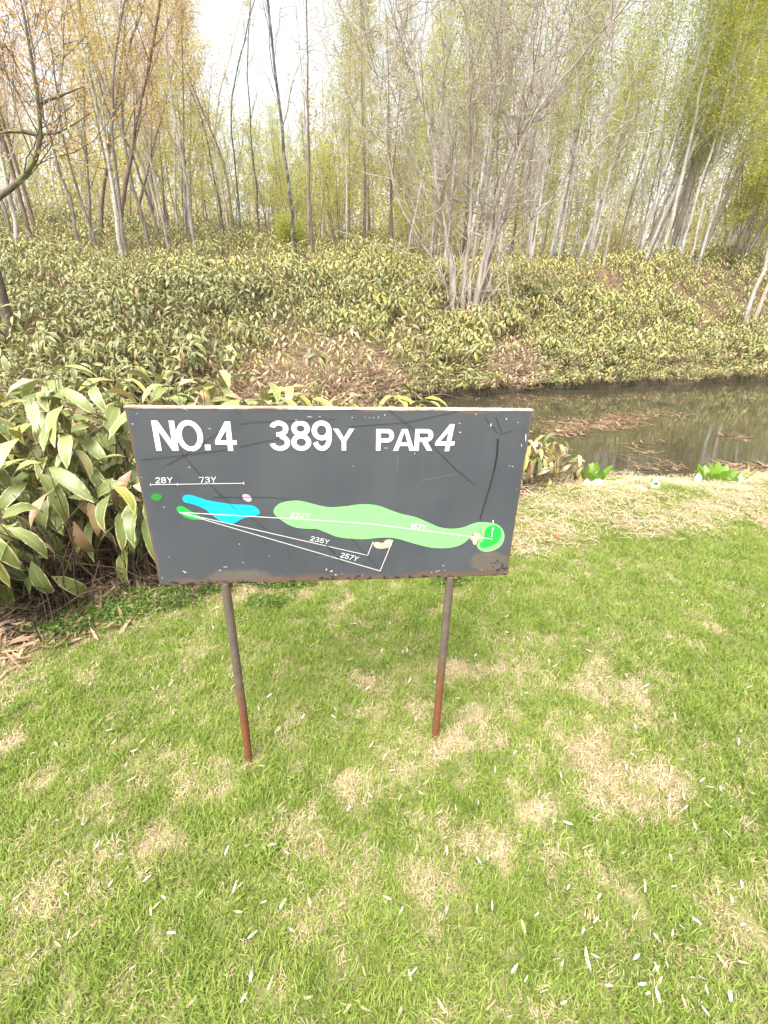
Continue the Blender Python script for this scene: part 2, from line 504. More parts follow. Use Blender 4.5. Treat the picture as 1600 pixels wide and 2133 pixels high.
# ------------------------------------------------------------------ scatter (ground cover only)
def scatter(name, pts, rots, scl, idx, protos, label, cat):
    """one object of ground cover: copies of the small meshes in protos on points"""
    cl = bpy.data.collections.new(name + '_source')
    for i_, o in enumerate(protos):
        o.name = 'source_%02d_%s' % (i_, name); cl.objects.link(o)
    me = bpy.data.meshes.new(name); n = len(pts)
    me.vertices.add(n); me.vertices.foreach_set('co', np.asarray(pts, 'f').ravel())
    a1 = me.attributes.new('rot', 'FLOAT_VECTOR', 'POINT'); a1.data.foreach_set('vector', np.asarray(rots, 'f').ravel())
    a2 = me.attributes.new('scl', 'FLOAT', 'POINT'); a2.data.foreach_set('value', np.asarray(scl, 'f'))
    a3 = me.attributes.new('idx', 'INT', 'POINT'); a3.data.foreach_set('value', np.asarray(idx, 'i'))
    o = bpy.data.objects.new(name, me); COL.objects.link(o)
    ng = bpy.data.node_groups.new(name, 'GeometryNodeTree')
    ng.interface.new_socket('Geometry', in_out='INPUT', socket_type='NodeSocketGeometry')
    ng.interface.new_socket('Geometry', in_out='OUTPUT', socket_type='NodeSocketGeometry')
    gi = ng.nodes.new('NodeGroupInput'); go = ng.nodes.new('NodeGroupOutput')
    ip = ng.nodes.new('GeometryNodeInstanceOnPoints'); ci = ng.nodes.new('GeometryNodeCollectionInfo')
    ci.inputs['Collection'].default_value = cl
    ci.inputs['Separate Children'].default_value = True; ci.inputs['Reset Children'].default_value = True
    ip.inputs['Pick Instance'].default_value = True
    def at(nm, ty):
        x = ng.nodes.new('GeometryNodeInputNamedAttribute'); x.data_type = ty; x.inputs['Name'].default_value = nm
        return x.outputs['Attribute']
    L = ng.links.new
    L(gi.outputs[0], ip.inputs['Points']); L(ci.outputs[0], ip.inputs['Instance'])
    L(at('idx', 'INT'), ip.inputs['Instance Index']); L(at('rot', 'FLOAT_VECTOR'), ip.inputs['Rotation']); L(at('scl', 'FLOAT'), ip.inputs['Scale'])
    L(ip.outputs[0], go.inputs[0])
    md = o.modifiers.new('scatter', 'NODES'); md.node_group = ng
    tag(o, label, cat, kind='stuff')
    return o


# ------------------------------------------------------------------ lawn grass
def blades(n, spread, hmin, hmax, w, lean0, lean1, r_):
    """a tuft of bent grass blades"""
    ang = r_.uniform(0, 2 * np.pi, n); rad = spread * np.sqrt(r_.uniform(0, 1, n))
    base = np.stack([rad * np.cos(ang), rad * np.sin(ang), np.full(n, -0.004)], 1)
    az = r_.uniform(0, 2 * np.pi, n); le = r_.uniform(lean0, lean1, n); h = r_.uniform(hmin, hmax, n)
    d = np.stack([np.cos(az), np.sin(az), np.zeros(n)], 1)
    side = np.stack([-np.sin(az), np.cos(az), np.zeros(n)], 1) * (w * r_.uniform(0.7, 1.25, n))[:, None] * 0.5
    l1, l2 = le * 0.6, np.minimum(le * 1.35, 1.62)
    p1 = base + (d * np.sin(l1)[:, None] + np.array([0, 0, 1.0]) * np.cos(l1)[:, None]) * (h * 0.55)[:, None]
    p2 = p1 + (d * np.sin(l2)[:, None] + np.array([0, 0, 1.0]) * np.cos(l2)[:, None]) * (h * 0.45)[:, None]
    V = np.stack([base - side, base + side, p1 + side * 0.8, p1 - side * 0.8, p2 + side * 0.12, p2 - side * 0.12], 1).reshape(-1, 3)
    i_ = np.arange(n)[:, None] * 6
    Q = np.concatenate([i_ + [0, 1, 2, 3], i_ + [3, 2, 4, 5]], 1).reshape(-1, 4)
    return V, Q


def tuft(name, mat, *a_):
    b_ = MB(); b_.quads(*blades(*a_)); return b_.build(name, mat, link=False, smooth=False)


grass_p = [tuft('tuft', M['grass'], 58, 0.05, 0.022, 0.044, 0.0029, 0.25, 1.15, rng) for _ in range(4)]
grass_p += [tuft('tuft', M['grass'], 48, 0.045, 0.03, 0.055, 0.0031, 0.2, 1.1, rng) for _ in range(2)]
straw_p = [tuft('straw', M['straw'], 60, 0.05, 0.018, 0.04, 0.0026, 0.7, 1.5, rng) for _ in range(4)]

PATCH = [(1060, 1400, 50, 22), (945, 1402, 45, 16), (1270, 1425, 60, 45), (1300, 1625, 105, 55), (1190, 1565, 60, 40), (830, 1485, 60, 40),
         (620, 1712, 50, 32), (735, 1640, 30, 25), (385, 1620, 40, 20), (220, 1685, 50, 25), (158, 1745, 28, 18), (330, 1755, 85, 32),
         (700, 1795, 62, 45), (865, 1830, 50, 60), (1040, 1775, 60, 35), (100, 1880, 62, 34), (1350, 1512, 32, 16), (780, 1418, 40, 20),
         (20, 1540, 50, 25), (900, 1560, 70, 40), (1520, 1930, 40, 40), (160, 1420, 30, 18), (990, 1500, 50, 30), (1380, 1690, 50, 30),
         (540, 1570, 25, 18), (1130, 1335, 40, 14), (1210, 1340, 30, 14), (40, 1440, 30, 20), (310, 1580, 40, 14), (1110, 1690, 60, 22)]
PC = []
for px, py, rx, ry in PATCH:
    c0 = flat(px, py); cx1 = flat(px + rx, py); cy1 = flat(px, py + ry)
    PC.append((c0[0], c0[1], abs(cx1[0] - c0[0]) * 1.25, abs(cy1[1] - c0[1]) * 1.25))


def vnoise(x, y, s, seed):
    """cheap smooth value noise"""
    x = x * s; y = y * s
    xi = np.floor(x).astype(int); yi = np.floor(y).astype(int)
    fx = x - xi; fy = y - yi; fx = fx * fx * (3 - 2 * fx); fy = fy * fy * (3 - 2 * fy)
    def h(a_, b_):
        v_ = np.sin(a_ * 127.1 + b_ * 311.7 + seed * 74.7) * 43758.5453
        return v_ - np.floor(v_)
    return (h(xi, yi) * (1 - fx) + h(xi + 1, yi) * fx) * (1 - fy) + (h(xi, yi + 1) * (1 - fx) + h(xi + 1, yi + 1) * fx) * fy


def dead_amount(x, y):
    """how withered the turf is: the patches seen in the photograph, the raked strip along the water, small bald spots"""
    d = np.zeros_like(x)
    nz = vnoise(x, y, 14, 3) - 0.5 + 0.6 * (vnoise(x, y, 31, 5) - 0.5)
    for cx_, cy_, rx, ry in PC:
        q = np.sqrt(((x - cx_) / rx) ** 2 + ((y - cy_) / ry) ** 2)
        d = np.maximum(d, 0.88 * (1 - sstep(0.3, 1.5, q + nz * 1.7)))
    band = sstep(2.05, 1.5, near_shore(x) - y) * (0.55 + 0.75 * (vnoise(x, y, 2.6, 8) - 0.4) + 0.5 * nz)
    band = np.maximum(band, sstep(0.75, 0.3, near_shore(x) - y) * (0.62 + 0.5 * vnoise(x, y, 4.0, 91)))
    edge = sstep(0.55, 0.1, clump_edge(x) - 0.2 - y) * (0.6 + nz)
    small = sstep(0.68, 0.85, vnoise(x, y, 5.5, 11) + nz * 0.4) * 0.5
    return np.clip(np.maximum.reduce([d, band, edge, small, 0.13 + 0.12 * (vnoise(x, y, 8.0, 17) - 0.5)]), 0, 1)


def lawn_points(dens_near, n_try, far=6.5):
    y = -0.6 + (far + 0.6) * rng.uniform(0, 1, n_try)
    half = 1.6 + 0.95 * np.clip(y, 0, None)
    x = rng.uniform(-1, 1, n_try) * (1.6 + 0.95 * far)
    k = (np.abs(x) < half) & (y < near_shore(x) + 0.03)
    k &= rng.uniform(0, 1, n_try) < lawn_mask(x, y) * 1.05
    return x[k], y[k]


x, y = lawn_points(0, 118000)
d = dead_amount(x, y)
is_dead = rng.uniform(0, 1, len(x)) < d
n_ = len(x)
idx = np.where(is_dead, rng.integers(6, 10, n_), np.where(vnoise(x, y, 3.5, 21) > 0.62, rng.integers(2, 6, n_), rng.integers(0, 4, n_)))
z = ground(x, y)
rot = np.stack([0.10 * rng.normal(size=n_) + 0.12, 0.10 * rng.normal(size=n_) + 0.18, rng.uniform(0, 6.28, n_)], 1)
scl = rng.uniform(0.75, 1.15, n_) * np.where(is_dead, 0.95, 1.0)
scatter('lawn_grass', np.stack([x, y, z], 1), rot, scl, idx, grass_p + straw_p, 'short green lawn grass with withered straw coloured patches', 'grass')

# ------------------------------------------------------------------ bamboo leaves and plants
def leaf_geom(L_, W_, droop, seg=5, fold=0.25, twist=0.0, curl=0.0):
    """leaf lying along +X from the origin, arching down; three vertices a row"""
    t = np.linspace(0, 1, seg + 1)
    w = W_ * 0.5 * np.power(np.sin(np.pi * np.clip(t * 0.93 + 0.035, 0, 1)), 0.72) * (1 - 0.25 * t)
    w[0] = 0.002; w[-1] = 0.001
    ang = -droop * t ** 1.2
    st = L_ / seg
    px = np.concatenate([[0], np.cumsum(np.cos(ang[1:]) * st)]); pz = np.concatenate([[0], np.cumsum(np.sin(ang[1:]) * st)])
    tw = twist * t
    rows = []
    for i_ in range(seg + 1):
        lift = fold * w[i_]
        cy, sy = math.cos(tw[i_]), math.sin(tw[i_])
        wob = curl * W_ * math.sin(i_ * 2.1)
        rows += [(px[i_], w[i_] * cy, pz[i_] + lift + w[i_] * sy + wob), (px[i_], 0, pz[i_]), (px[i_], -w[i_] * cy, pz[i_] + lift - w[i_] * sy - wob)]
    Q, UVs = [], []
    for i_ in range(seg):
        for j in range(2):
            a_ = i_ * 3 + j
            Q.append((a_, a_ + 1, a_ + 4, a_ + 3))
            u0, u1 = j / 2, (j + 1) / 2
            UVs.append([(u0, t[i_]), (u1, t[i_]), (u1, t[i_ + 1]), (u0, t[i_ + 1])])
    return np.array(rows), np.array(Q), np.array(UVs)


def rotm(rx, ry, rz):
    return np.array(Euler((rx, ry, rz)).to_matrix())


def leaf_poses(n, h, r_, hang=0.0, low=0.16):
    """poses of the leaves fanning from the head of a culm h tall: (position, euler)"""
    out = []
    a0 = r_.uniform(0, 6.28)
    for i_ in range(n):
        f = i_ / max(n - 1, 1)
        az = a0 + i_ * 2.4 + r_.uniform(-0.3, 0.3)
        pitch = -0.55 + 0.75 * f + r_.uniform(-0.2, 0.2) + hang     # positive is downward
        zz = h - (low * f ** 1.4 + r_.uniform(0, 0.03))
        out.append(((0.02 * math.cos(az), 0.02 * math.sin(az), zz), (r_.uniform(-0.4, 0.4), pitch, az)))
    return out


def plant_proto(mat, h, n, r_, L0=0.13, L1=0.195, hang=0.0, seg=3, culm=True):
    b_ = MB()
    if culm:
        b_.tube([(0, 0, -0.1), (0.01, 0.01, h * 0.5), (0, 0, h)], [0.006, 0.005, 0.003], 3, 1)
    for p_, e_ in leaf_poses(n, h, r_, hang):
        L_ = r_.uniform(L0, L1)
        V, Q, U = leaf_geom(L_, L_ * r_.uniform(0.24, 0.31), r_.uniform(0.6, 1.5), seg, 0.3)
        b_.quads(V @ rotm(*e_).T + np.array(p_), Q, 0, U)
    return b_.build('bamboo', [mat, M['culm']], link=False, smooth=True, uv=True)


r1 = np.random.default_rng(11)
bank_p = [plant_proto(M['sasa'], r1.uniform(0.45, 0.75), 9, r1, hang=0.38) for _ in range(3)]
bank_p += [plant_proto(M['sasa_dark'], r1.uniform(0.45, 0.75), 9, r1, hang=0.38) for _ in range(3)]
bank_p += [plant_proto(M['sasa_pale'], r1.uniform(0.45, 0.75), 9, r1, hang=0.35) for _ in range(3)]
bank_p += [plant_proto(M['sasa_dead'], r1.uniform(0.3, 0.55), 9, r1, hang=0.55) for _ in range(3)]


TREE_X, TREE_Y = march(978, 668, 0.0)


def bare_zone(x, y):
    """the slipped brown part of the far bank, and the thin places in the bamboo"""
    s = y - toe(x)
    q = np.sqrt(((x + 1.7 - 0.15 * s) / 2.3) ** 2 + ((s - 1.5) / 2.6) ** 2) + 1.0 * (vnoise(x, y, 1.1, 2) - 0.5)
    q2 = np.sqrt(((x - 3.4) / 1.1) ** 2 + ((s - 0.5) / 1.2) ** 2)
    q3 = np.sqrt(((x - TREE_X - 0.1) / 0.8) ** 2 + ((y - TREE_Y + 0.9) / 1.3) ** 2) + 0.4 * (vnoise(x, y, 2.1, 6) - 0.5)
    q2 = np.where(q3 < 1.1, np.minimum(q2, q3), q2)
    return np.maximum(0.74 * (1 - sstep(0.3, 1.1, q)), 0.7 * (1 - sstep(0.5, 1.1, q2)))


def bank_points(n_try, y0, y1):
    y = np.sqrt(rng.uniform(y0 ** 2, y1 ** 2, n_try)); x = y * rng.uniform(-1.12, 1.2, n_try)
    s = y - toe(x)
    k = s > -0.12
    k &= rng.uniform(0, 1, n_try) > bare_zone(x, y)
    k &= rng.uniform(0, 1, n_try) < 0.22 + 0.85 * sstep(0.24, 0.58, vnoise(x, y, 1.25, 31) + 0.3 * (vnoise(x, y, 3.1, 33) - 0.5))
    return x[k], y[k]


def bank_kind(x, y, r_):
    u = x / y
    s = y - toe(x)
    n = len(x)
    pd = np.clip(0.75 * (1 - sstep(-0.45, 0.1, u + 0.35 * (vnoise(x, y, 0.4, 41) - 0.5))), 0.1, 1) * (1 - 0.6 * sstep(6, 9, s))
    pp = np.clip(0.12 + 0.35 * sstep(0.0, 0.35, u) * sstep(1.5, 5, s) + 0.3 * sstep(5, 9, s), 0, 0.6)
    dz = np.clip(0.09 + 0.24 * sstep(0.5, 0.75, vnoise(x, y, 0.9, 61)) + 0.7 * sstep(0.15, 0.75, bare_zone(x, y)) + 0.12 * (1 - sstep(0.3, 1.2, s)), 0, 0.9)
    q = r_.uniform(0, 1, n)
    k = np.where(q < pd, 3, np.where(q < pd + (1 - pd) * pp, 6, 0))
    k = np.where(r_.uniform(0, 1, n) < dz, 9, k)
    return k + r_.integers(0, 3, n)


bx, by = [], []
for n_t, y0, y1 in ((34000, 6, 20), (18000, 20, 33), (8500, 33, 52)):
    x, y = bank_points(n_t, y0, y1); bx.append(x); by.append(y)
xf = rng.uniform(-11, 19, 5200); yf = toe(xf) + rng.uniform(-0.35, 1.1, 5200); kf = rng.uniform(0, 1, 5200) > bare_zone(xf, yf) * 0.8
bx.append(xf[kf]); by.append(yf[kf])
x = np.concatenate(bx); y = np.concatenate(by); n_ = len(x)
z = np.maximum(ground(x, y), WATER_Z + 0.12)
kind_ = bank_kind(x, y, rng)
tilt_f = 0.25
rot = np.stack([0.22 * rng.normal(size=n_) + 0.15 + 0.45 * sstep(1.2, 0.0, y - toe(x)), 0.22 * rng.normal(size=n_), rng.uniform(0, 6.28, n_)], 1)
s_ = y - toe(x)
scl = rng.uniform(0.6, 1.3, n_) * (0.75 + 0.3 * sstep(0, 2.5, s_)) * (1 + 0.35 * sstep(20, 40, y)) * (0.75 + 0.55 * vnoise(x, y, 0.55, 77))
scatter('bank_bamboo', np.stack([x, y, z - 0.03], 1), rot, scl, kind_, bank_p, 'dense dwarf bamboo covering the far bank and the forest floor', 'bamboo')

# dead stalks and brown leaves on the slipped part of the bank
def dead_stalks(n, r_, spread, h):
    b_ = MB()
    for _ in range(n):
        p = np.array([r_.uniform(-spread, spread), r_.uniform(-spread, spread), 0])
        d_ = np.array([r_.normal() * 0.5, r_.normal() * 0.4 - 0.35, r_.uniform(0.3, 1.0)]); L_ = r_.uniform(0.4, 1.0) * h
        b_.tube([p, p + d_ * L_ * 0.5, p + d_ * L_ + np.array([r_.normal() * 0.05, -0.05, -0.08])], [0.005, 0.004, 0.002], 3, 0)
    return b_


def litter_proto(n, r_, spread, L0, L1, mat, up=0.02):
    b_ = MB()
    for _ in range(n):
        L_ = r_.uniform(L0, L1)
        V, Q, U = leaf_geom(L_, L_ * r_.uniform(0.14, 0.24), r_.uniform(-0.6, 0.9), 3, 0.4, r_.uniform(-1, 1))
        V = V @ rotm(r_.uniform(-0.5, 0.5), r_.uniform(-0.35, 0.35), r_.uniform(0, 6.28)).T
        b_.quads(V + np.array([r_.uniform(-spread, spread), r_.uniform(-spread, spread), r_.uniform(0.003, up)]), Q, 0, U)
    return b_


st_p = [dead_stalks(9, r1, 0.25, 0.8).build('stalks', M['culm_dead'], link=False) for _ in range(3)]
li_p = [litter_proto(14, r1, 0.3, 0.12, 0.24, None, 0.08).build('litter', M['litter'], link=False) for _ in range(3)]
n_t = 14000
x = np.concatenate([rng.uniform(-6, 5, 7000), rng.uniform(-10, 18, 7000)]); y = toe(x) + np.concatenate([rng.uniform(-0.1, 5.5, 7000), rng.uniform(-0.1, 9.0, 7000)]); s = y - toe(x)
bz = bare_zone(x, y)
k = (s > 0.0) & (rng.uniform(0, 1, n_t) < np.clip(bz * 0.8 + 0.25 * (s < 1.0) + 0.10, 0, 1))
x, y = x[k], y[k]; n_ = len(x)
scatter('bank_litter', np.stack([x, y, ground(x, y)], 1), np.stack([np.full(n_, 0.38), rng.normal(size=n_) * 0.1, rng.uniform(-0.6, 0.6, n_)], 1),
        rng.uniform(0.6, 1.1, n_), np.where(rng.uniform(0, 1, n_) < 0.45, rng.integers(0, 3, n_), rng.integers(3, 6, n_)), st_p + li_p,
        'brown dead bamboo stalks and fallen leaves on the slipped bank', 'litter')

# ------------------------------------------------------------------ trees
def unit(v_):
    v_ = np.asarray(v_, float)
    return v_ / (np.linalg.norm(v_) + 1e-9)


def resample(P, n):
    P = np.asarray(P, float)
    s = np.concatenate([[0], np.cumsum(np.linalg.norm(np.diff(P, axis=0), axis=1))])
    t = np.linspace(0, s[-1], n)
    # catmull-like smoothing by interpolating and averaging
    Q = np.stack([np.interp(t, s, P[:, i]) for i in range(P.shape[1])], 1)
    for _ in range(2):
        Q[1:-1] = 0.25 * Q[:-2] + 0.5 * Q[1:-1] + 0.25 * Q[2:]
    return Q


def limb(p, d, L_, n, r_, rise=0.0, wig=0.12):
    """a crooked limb: n points from p towards d, bending up (rise>0) or down"""
    P = [np.array(p, float)]; d = unit(d); st = L_ / (n - 1)
    for _ in range(n - 1):
        d = unit(d + np.array([0, 0, rise / (n - 1)]) + r_.normal(size=3) * wig)
        P.append(P[-1] + d * st)
    return np.array(P)


def leaves_at(b_, C, size, r_, mat, squash=1.0):
    """diamond leaves centred on the rows of C"""
    n = len(C)
    if not n:
        return
    d = r_.normal(size=(n, 3)); d[:, 2] = d[:, 2] * 0.6 - 0.25; d /= np.linalg.norm(d, axis=1, keepdims=True)
    e_ = np.cross(d, r_.normal(size=(n, 3))); e_ /= np.linalg.norm(e_, axis=1, keepdims=True) + 1e-9
    s = (size * r_.uniform(0.6, 1.35, n))[:, None]
    V = np.stack([C - d * s * 0.5, C + e_ * s * 0.3, C + d * s * 0.5, C - e_ * s * 0.3], 1).reshape(-1, 3)
    b_.quads(V, np.arange(n)[:, None] * 4 + np.arange(4)[None], mat)


def grow(trunk, r0, r1_, r_, n_br=22, t0=0.3, ang=0.9, blen=2.4, rise=0.7, n_sub=5, n_twig=3, leaf_n=6, leaf=0.07, up=0.0,
         sub=0.5, wig=0.13, taper=0.8, tw=0.4, jit=0.18, thick=0.36, k=7):
    """trunk polyline -> (wood MB, crown MB); crown holds the twigs (slot 0) and leaves (slot 1)"""
    A, B = MB(), MB()
    n = max(8, len(trunk)); T = np.asarray(trunk)
    tt = np.linspace(0, 1, len(T))
    rad = r0 + (r1_ - r0) * tt ** taper
    rad[0] *= 1.25
    A.tube(T, rad, k)
    C = []
    for i_ in range(n_br):
        t = t0 + (1 - t0) * ((i_ + r_.uniform(0, 1)) / n_br)
        f = t * (len(T) - 1); j = min(int(f), len(T) - 2); p = T[j] + (T[j + 1] - T[j]) * (f - j)
        td = unit(T[j + 1] - T[j])
        az = i_ * 2.4 + r_.uniform(-0.5, 0.5)
        h = np.array([math.cos(az), math.sin(az), 0])
        an = ang * r_.uniform(0.75, 1.2)
        d_ = td * math.cos(an) + h * math.sin(an)
        L_ = blen * (1 - 0.72 * (t - t0) / (1 - t0)) * r_.uniform(0.6, 1.2)
        rb = max(0.006, (r0 + (r1_ - r0) * t ** taper) * thick * r_.uniform(0.7, 1.1))
        P = limb(p, d_, L_, 6, r_, rise, wig)
        (A if rb > 0.02 else B).tube(P, np.linspace(rb, rb * 0.3, 6), 4)
        for _ in range(n_sub):
            f2 = r_.uniform(0.25, 0.98) * 5; j2 = min(int(f2), 4); p2 = P[j2] + (P[j2 + 1] - P[j2]) * (f2 - j2)
            d2 = unit(P[j2 + 1] - P[j2]) + r_.normal(size=3) * 0.75 + np.array([0, 0, up])
            L2 = L_ * sub * r_.uniform(0.5, 1.1)
            P2 = limb(p2, d2, L2, 4, r_, rise * 0.6, wig * 1.4)
            B.tube(P2, np.linspace(max(rb * 0.4, 0.004), 0.003, 4), 3)
            for _ in range(n_twig):
                f3 = r_.uniform(0.2, 1.0) * 3; j3 = min(int(f3), 2); p3 = P2[j3] + (P2[j3 + 1] - P2[j3]) * (f3 - j3)
                P3 = limb(p3, unit(P2[j3 + 1] - P2[j3]) + r_.normal(size=3) * 0.8 + np.array([0, 0, up]), L2 * tw * r_.uniform(0.6, 1.2), 3, r_, rise * 0.4, wig * 1.6)
                B.tube(P3, [0.004, 0.003, 0.0015], 3)
                if leaf_n:
                    m_ = r_.poisson(leaf_n)
                    if m_:
                        q = r_.uniform(0, 2, m_); jj = np.minimum(q.astype(int), 1)
                        C.append(P3[jj] + (P3[jj + 1] - P3[jj]) * (q - jj)[:, None] + r_.normal(size=(m_, 3)) * jit)
    if C:
        leaves_at(B, np.concatenate(C), leaf, r_, 1)
    return A, B


def make_tree(name, A, B, bark, leafmat, loc, label, cat='tree', group=None, rz=0.0):
    o = empty(name, loc, rz)
    tag(o, label, cat, group)
    A.build('trunk', M[bark], o); B.build('crown', [M[bark], M[leafmat]], o, smooth=False)
    return o


def px_path(base_px, pts, y0, dy=0.0):
    """trunk polyline from photograph pixels, all at about the depth of its base, running on above the frame"""
    P = []
    for i_, (px, py) in enumerate(pts):
        d_ = ray(px, py); d_ = d_ / d_[1]
        P.append(d_ * (y0 + dy * i_) + np.array([0, 0, EYE]))
    return np.array(P)


def hero(name, pts, bark, leafmat, label, r0, seed, y=None, lift=0.45, extend=3.0, cat='tree', group=None, **kw):
    r_ = np.random.default_rng(seed)
    if y is None:
        bx_, y = march(*pts[0], lift)
    P = px_path(pts[0], pts, y)
    g0 = gz(P[0][0], P[0][1]); P[0][2] = min(P[0][2], g0 + 0.3)
    base = np.array([P[0][0], P[0][1], g0 - 0.15])
    top = P[-1] + unit(P[-1] - P[-2]) * extend
    P = np.vstack([base, P, top])
    n = 18
    Q = resample(P, n); Q[1:-1] += r_.normal(size=(n - 2, 3)) * np.array([0.02, 0.05, 0.0])
    A, B = grow(Q - base, r0, r0 * 0.22, r_, **kw)
    return make_tree(name, A, B, bark, leafmat, base, label, cat, group)


BIRCH = dict(n_br=22, t0=0.34, ang=0.75, blen=2.4, rise=0.4, n_sub=5, n_twig=3, leaf_n=18, leaf=0.06, jit=0.3)
THIN = dict(n_br=14, t0=0.3, ang=0.6, blen=2.0, rise=0.6, n_sub=4, n_twig=3, leaf_n=3, leaf=0.06, jit=0.15)
SPARSE = dict(n_br=22, t0=0.36, ang=0.75, blen=2.6, rise=0.4, n_sub=5, n_twig=3, leaf_n=11, leaf=0.06, jit=0.28)

hero('birch_tree', [(38, 515), (30, 470), (20, 400), (4, 320), (-20, 180)], 'bark_birch', 'leaf_rust', 'pale birch trunk at the left edge rising from the bamboo', 0.096, 101, **SPARSE)
hero('grey_tree', [(168, 520), (140, 400), (105, 300), (80, 200), (60, 60)], 'bark_grey', 'leaf_rust', 'grey trunk leaning left, second from the left edge birch', 0.074, 102, **SPARSE)
hero('grey_tree', [(203, 513), (172, 420), (137, 330), (120, 200), (100, 60)], 'bark_grey', 'leaf_rust', 'slim grey trunk leaning left between thicker leaning trunks', 0.063, 103, **SPARSE)
hero('birch_tree', [(252, 535), (242, 450), (228, 350), (197, 190), (170, 95), (140, 0)], 'bark_birch', 'leaf_ochre', 'thick blotched birch of a close pair at the edge of the left bank', 0.104, 104, **SPARSE)
hero('birch_tree', [(263, 538), (247, 440), (240, 340), (232, 210), (240, 90), (260, 0)], 'bark_grey', 'leaf_ochre', 'thinner upright trunk growing against the thick blotched birch', 0.074, 105, **SPARSE)
hero('grey_tree', [(312, 512), (290, 430), (262, 330), (250, 240), (262, 120), (300, 10)], 'bark_grey', 'leaf_rust', 'grey trunk curving right at the top just right of the birch pair', 0.089, 106, **SPARSE)
hero('grey_tree', [(337, 503), (310, 420), (280, 330), (240, 250), (215, 120)], 'bark_red', 'leaf_ochre', 'brownish trunk leaning left in front of the pale green thicket', 0.074, 107, **SPARSE)
hero('birch_tree', [(402, 512), (395, 430), (383, 340), (365, 260), (350, 180), (346, 80), (345, 0)], 'bark_birch', 'leaf_ochre', 'clean white birch with ochre leaves standing left of the dark slim trunks', 0.089, 108, **dict(SPARSE, t0=0.5, leaf_n=9))
hero('dark_tree', [(468, 498), (459, 430), (440, 345), (427, 260), (395, 180), (365, 130)], 'bark_dark', 'leaf_ochre', 'dark slim trunk bending left above, nearest to the white birch', 0.070, 109, **THIN)
hero('forked_tree', [(477, 488), (465, 400), (450, 330), (447, 240), (470, 150)], 'bark_pink', 'leaf_lime', 'pinkish pale trunk with forked branches behind the dark slim trunks', 0.074, 110, **THIN)
hero('dark_tree', [(503, 503), (496, 410), (487, 310), (478, 210), (495, 130), (520, 40)], 'bark_dark', 'leaf_ochre', 'dark slim trunk in the middle of the three, swaying right on top', 0.063, 111, **THIN)
hero('dark_tree', [(541, 503), (535, 400), (525, 300), (517, 200), (515, 100), (520, 20)], 'bark_dark', 'leaf_lime', 'straight dark slim trunk nearest to the lichen spotted tree', 0.059, 112, **THIN)
hero('lichen_tree', [(614, 538), (608, 450), (597, 350), (585, 250), (575, 160), (562, 60), (555, -20)], 'bark_dark', 'bud', 'tall dark lichen spotted tree standing alone against the open sky gap', 0.096, 113,
     **dict(THIN, n_br=13, t0=0.42, blen=3.0, ang=0.55, rise=0.4, leaf_n=0.5))
hero('birch_tree', [(722, 492), (722, 400), (723, 300), (724, 150)], 'bark_birch', 'leaf_larch', 'thin white trunk standing straight left of the many stemmed bare tree', 0.041, 114, y=27, **BIRCH)
hero('brown_tree', [(648, 490), (645, 380), (642, 250), (640, 110)], 'bark_red', 'leaf_larch', 'straight reddish brown trunk bristling with short dead twigs', 0.089, 115, y=26,
     **dict(n_br=46, t0=0.08, ang=1.35, blen=0.9, rise=0.1, n_sub=4, n_twig=2, leaf_n=1.2, leaf=0.06, thick=0.16))
hero('birch_tree', [(1115, 497), (1125, 420), (1138, 320), (1150, 200), (1160, 60)], 'bark_birch', 'leaf_spring', 'pale birch just right of the many stemmed bare tree', 0.067, 116, y=24, **BIRCH)
hero('birch_tree', [(1242, 508), (1273, 420), (1303, 230), (1330, 60)], 'bark_birch', 'leaf_spring', 'slim birch leaning right at the left end of the green birch stand', 0.067, 117, **BIRCH)
hero('birch_tree', [(1335, 515), (1364, 430), (1390, 340), (1425, 220), (1460, 90)], 'bark_birch', 'leaf_spring', 'leaning birch with a bright narrow trunk left of the widest one', 0.081, 118, **BIRCH)
hero('birch_tree', [(1384, 515), (1412, 410), (1447, 250), (1480, 100), (1500, 0)], 'bark_birch', 'leaf_spring', 'widest white birch trunk leaning right in the right hand stand', 0.111, 119, **BIRCH)
hero('grey_tree', [(1402, 512), (1428, 410), (1462, 260), (1500, 90)], 'bark_grey', 'leaf_spring', 'brown trunk growing close behind the widest white birch', 0.096, 120, y=27, **BIRCH)
hero('birch_tree', [(1424, 515), (1452, 400), (1500, 260), (1530, 120), (1560, 0)], 'bark_birch', 'leaf_spring', 'grey white birch leaning right, next right of the widest one', 0.081, 121, **BIRCH)
hero('birch_tree', [(1446, 515), (1470, 400), (1520, 230), (1560, 60)], 'bark_birch', 'leaf_lime', 'thin leaning birch between two larger birches near the lime green bush', 0.059, 122, **BIRCH)
hero('birch_tree', [(1464, 515), (1492, 430), (1545, 240), (1585, 100)], 'bark_birch', 'leaf_spring', 'leaning birch beside the lime green leafy bush', 0.074, 123, **BIRCH)
hero('birch_tree', [(1545, 690), (1575, 605), (1602, 525), (1660, 370), (1720, 200)], 'bark_birch', 'leaf_lime', 'bright white birch at the right edge, rooted low on the bank', 0.089, 124, lift=0.25, **dict(BIRCH, t0=0.45))
hero('birch_tree', [(1572, 658), (1605, 580), (1640, 490), (1700, 340), (1760, 200)], 'bark_pink', 'leaf_lime', 'pinkish birch twin behind the white birch at the right edge', 0.089, 125, lift=0.3, **dict(BIRCH, t0=0.45))

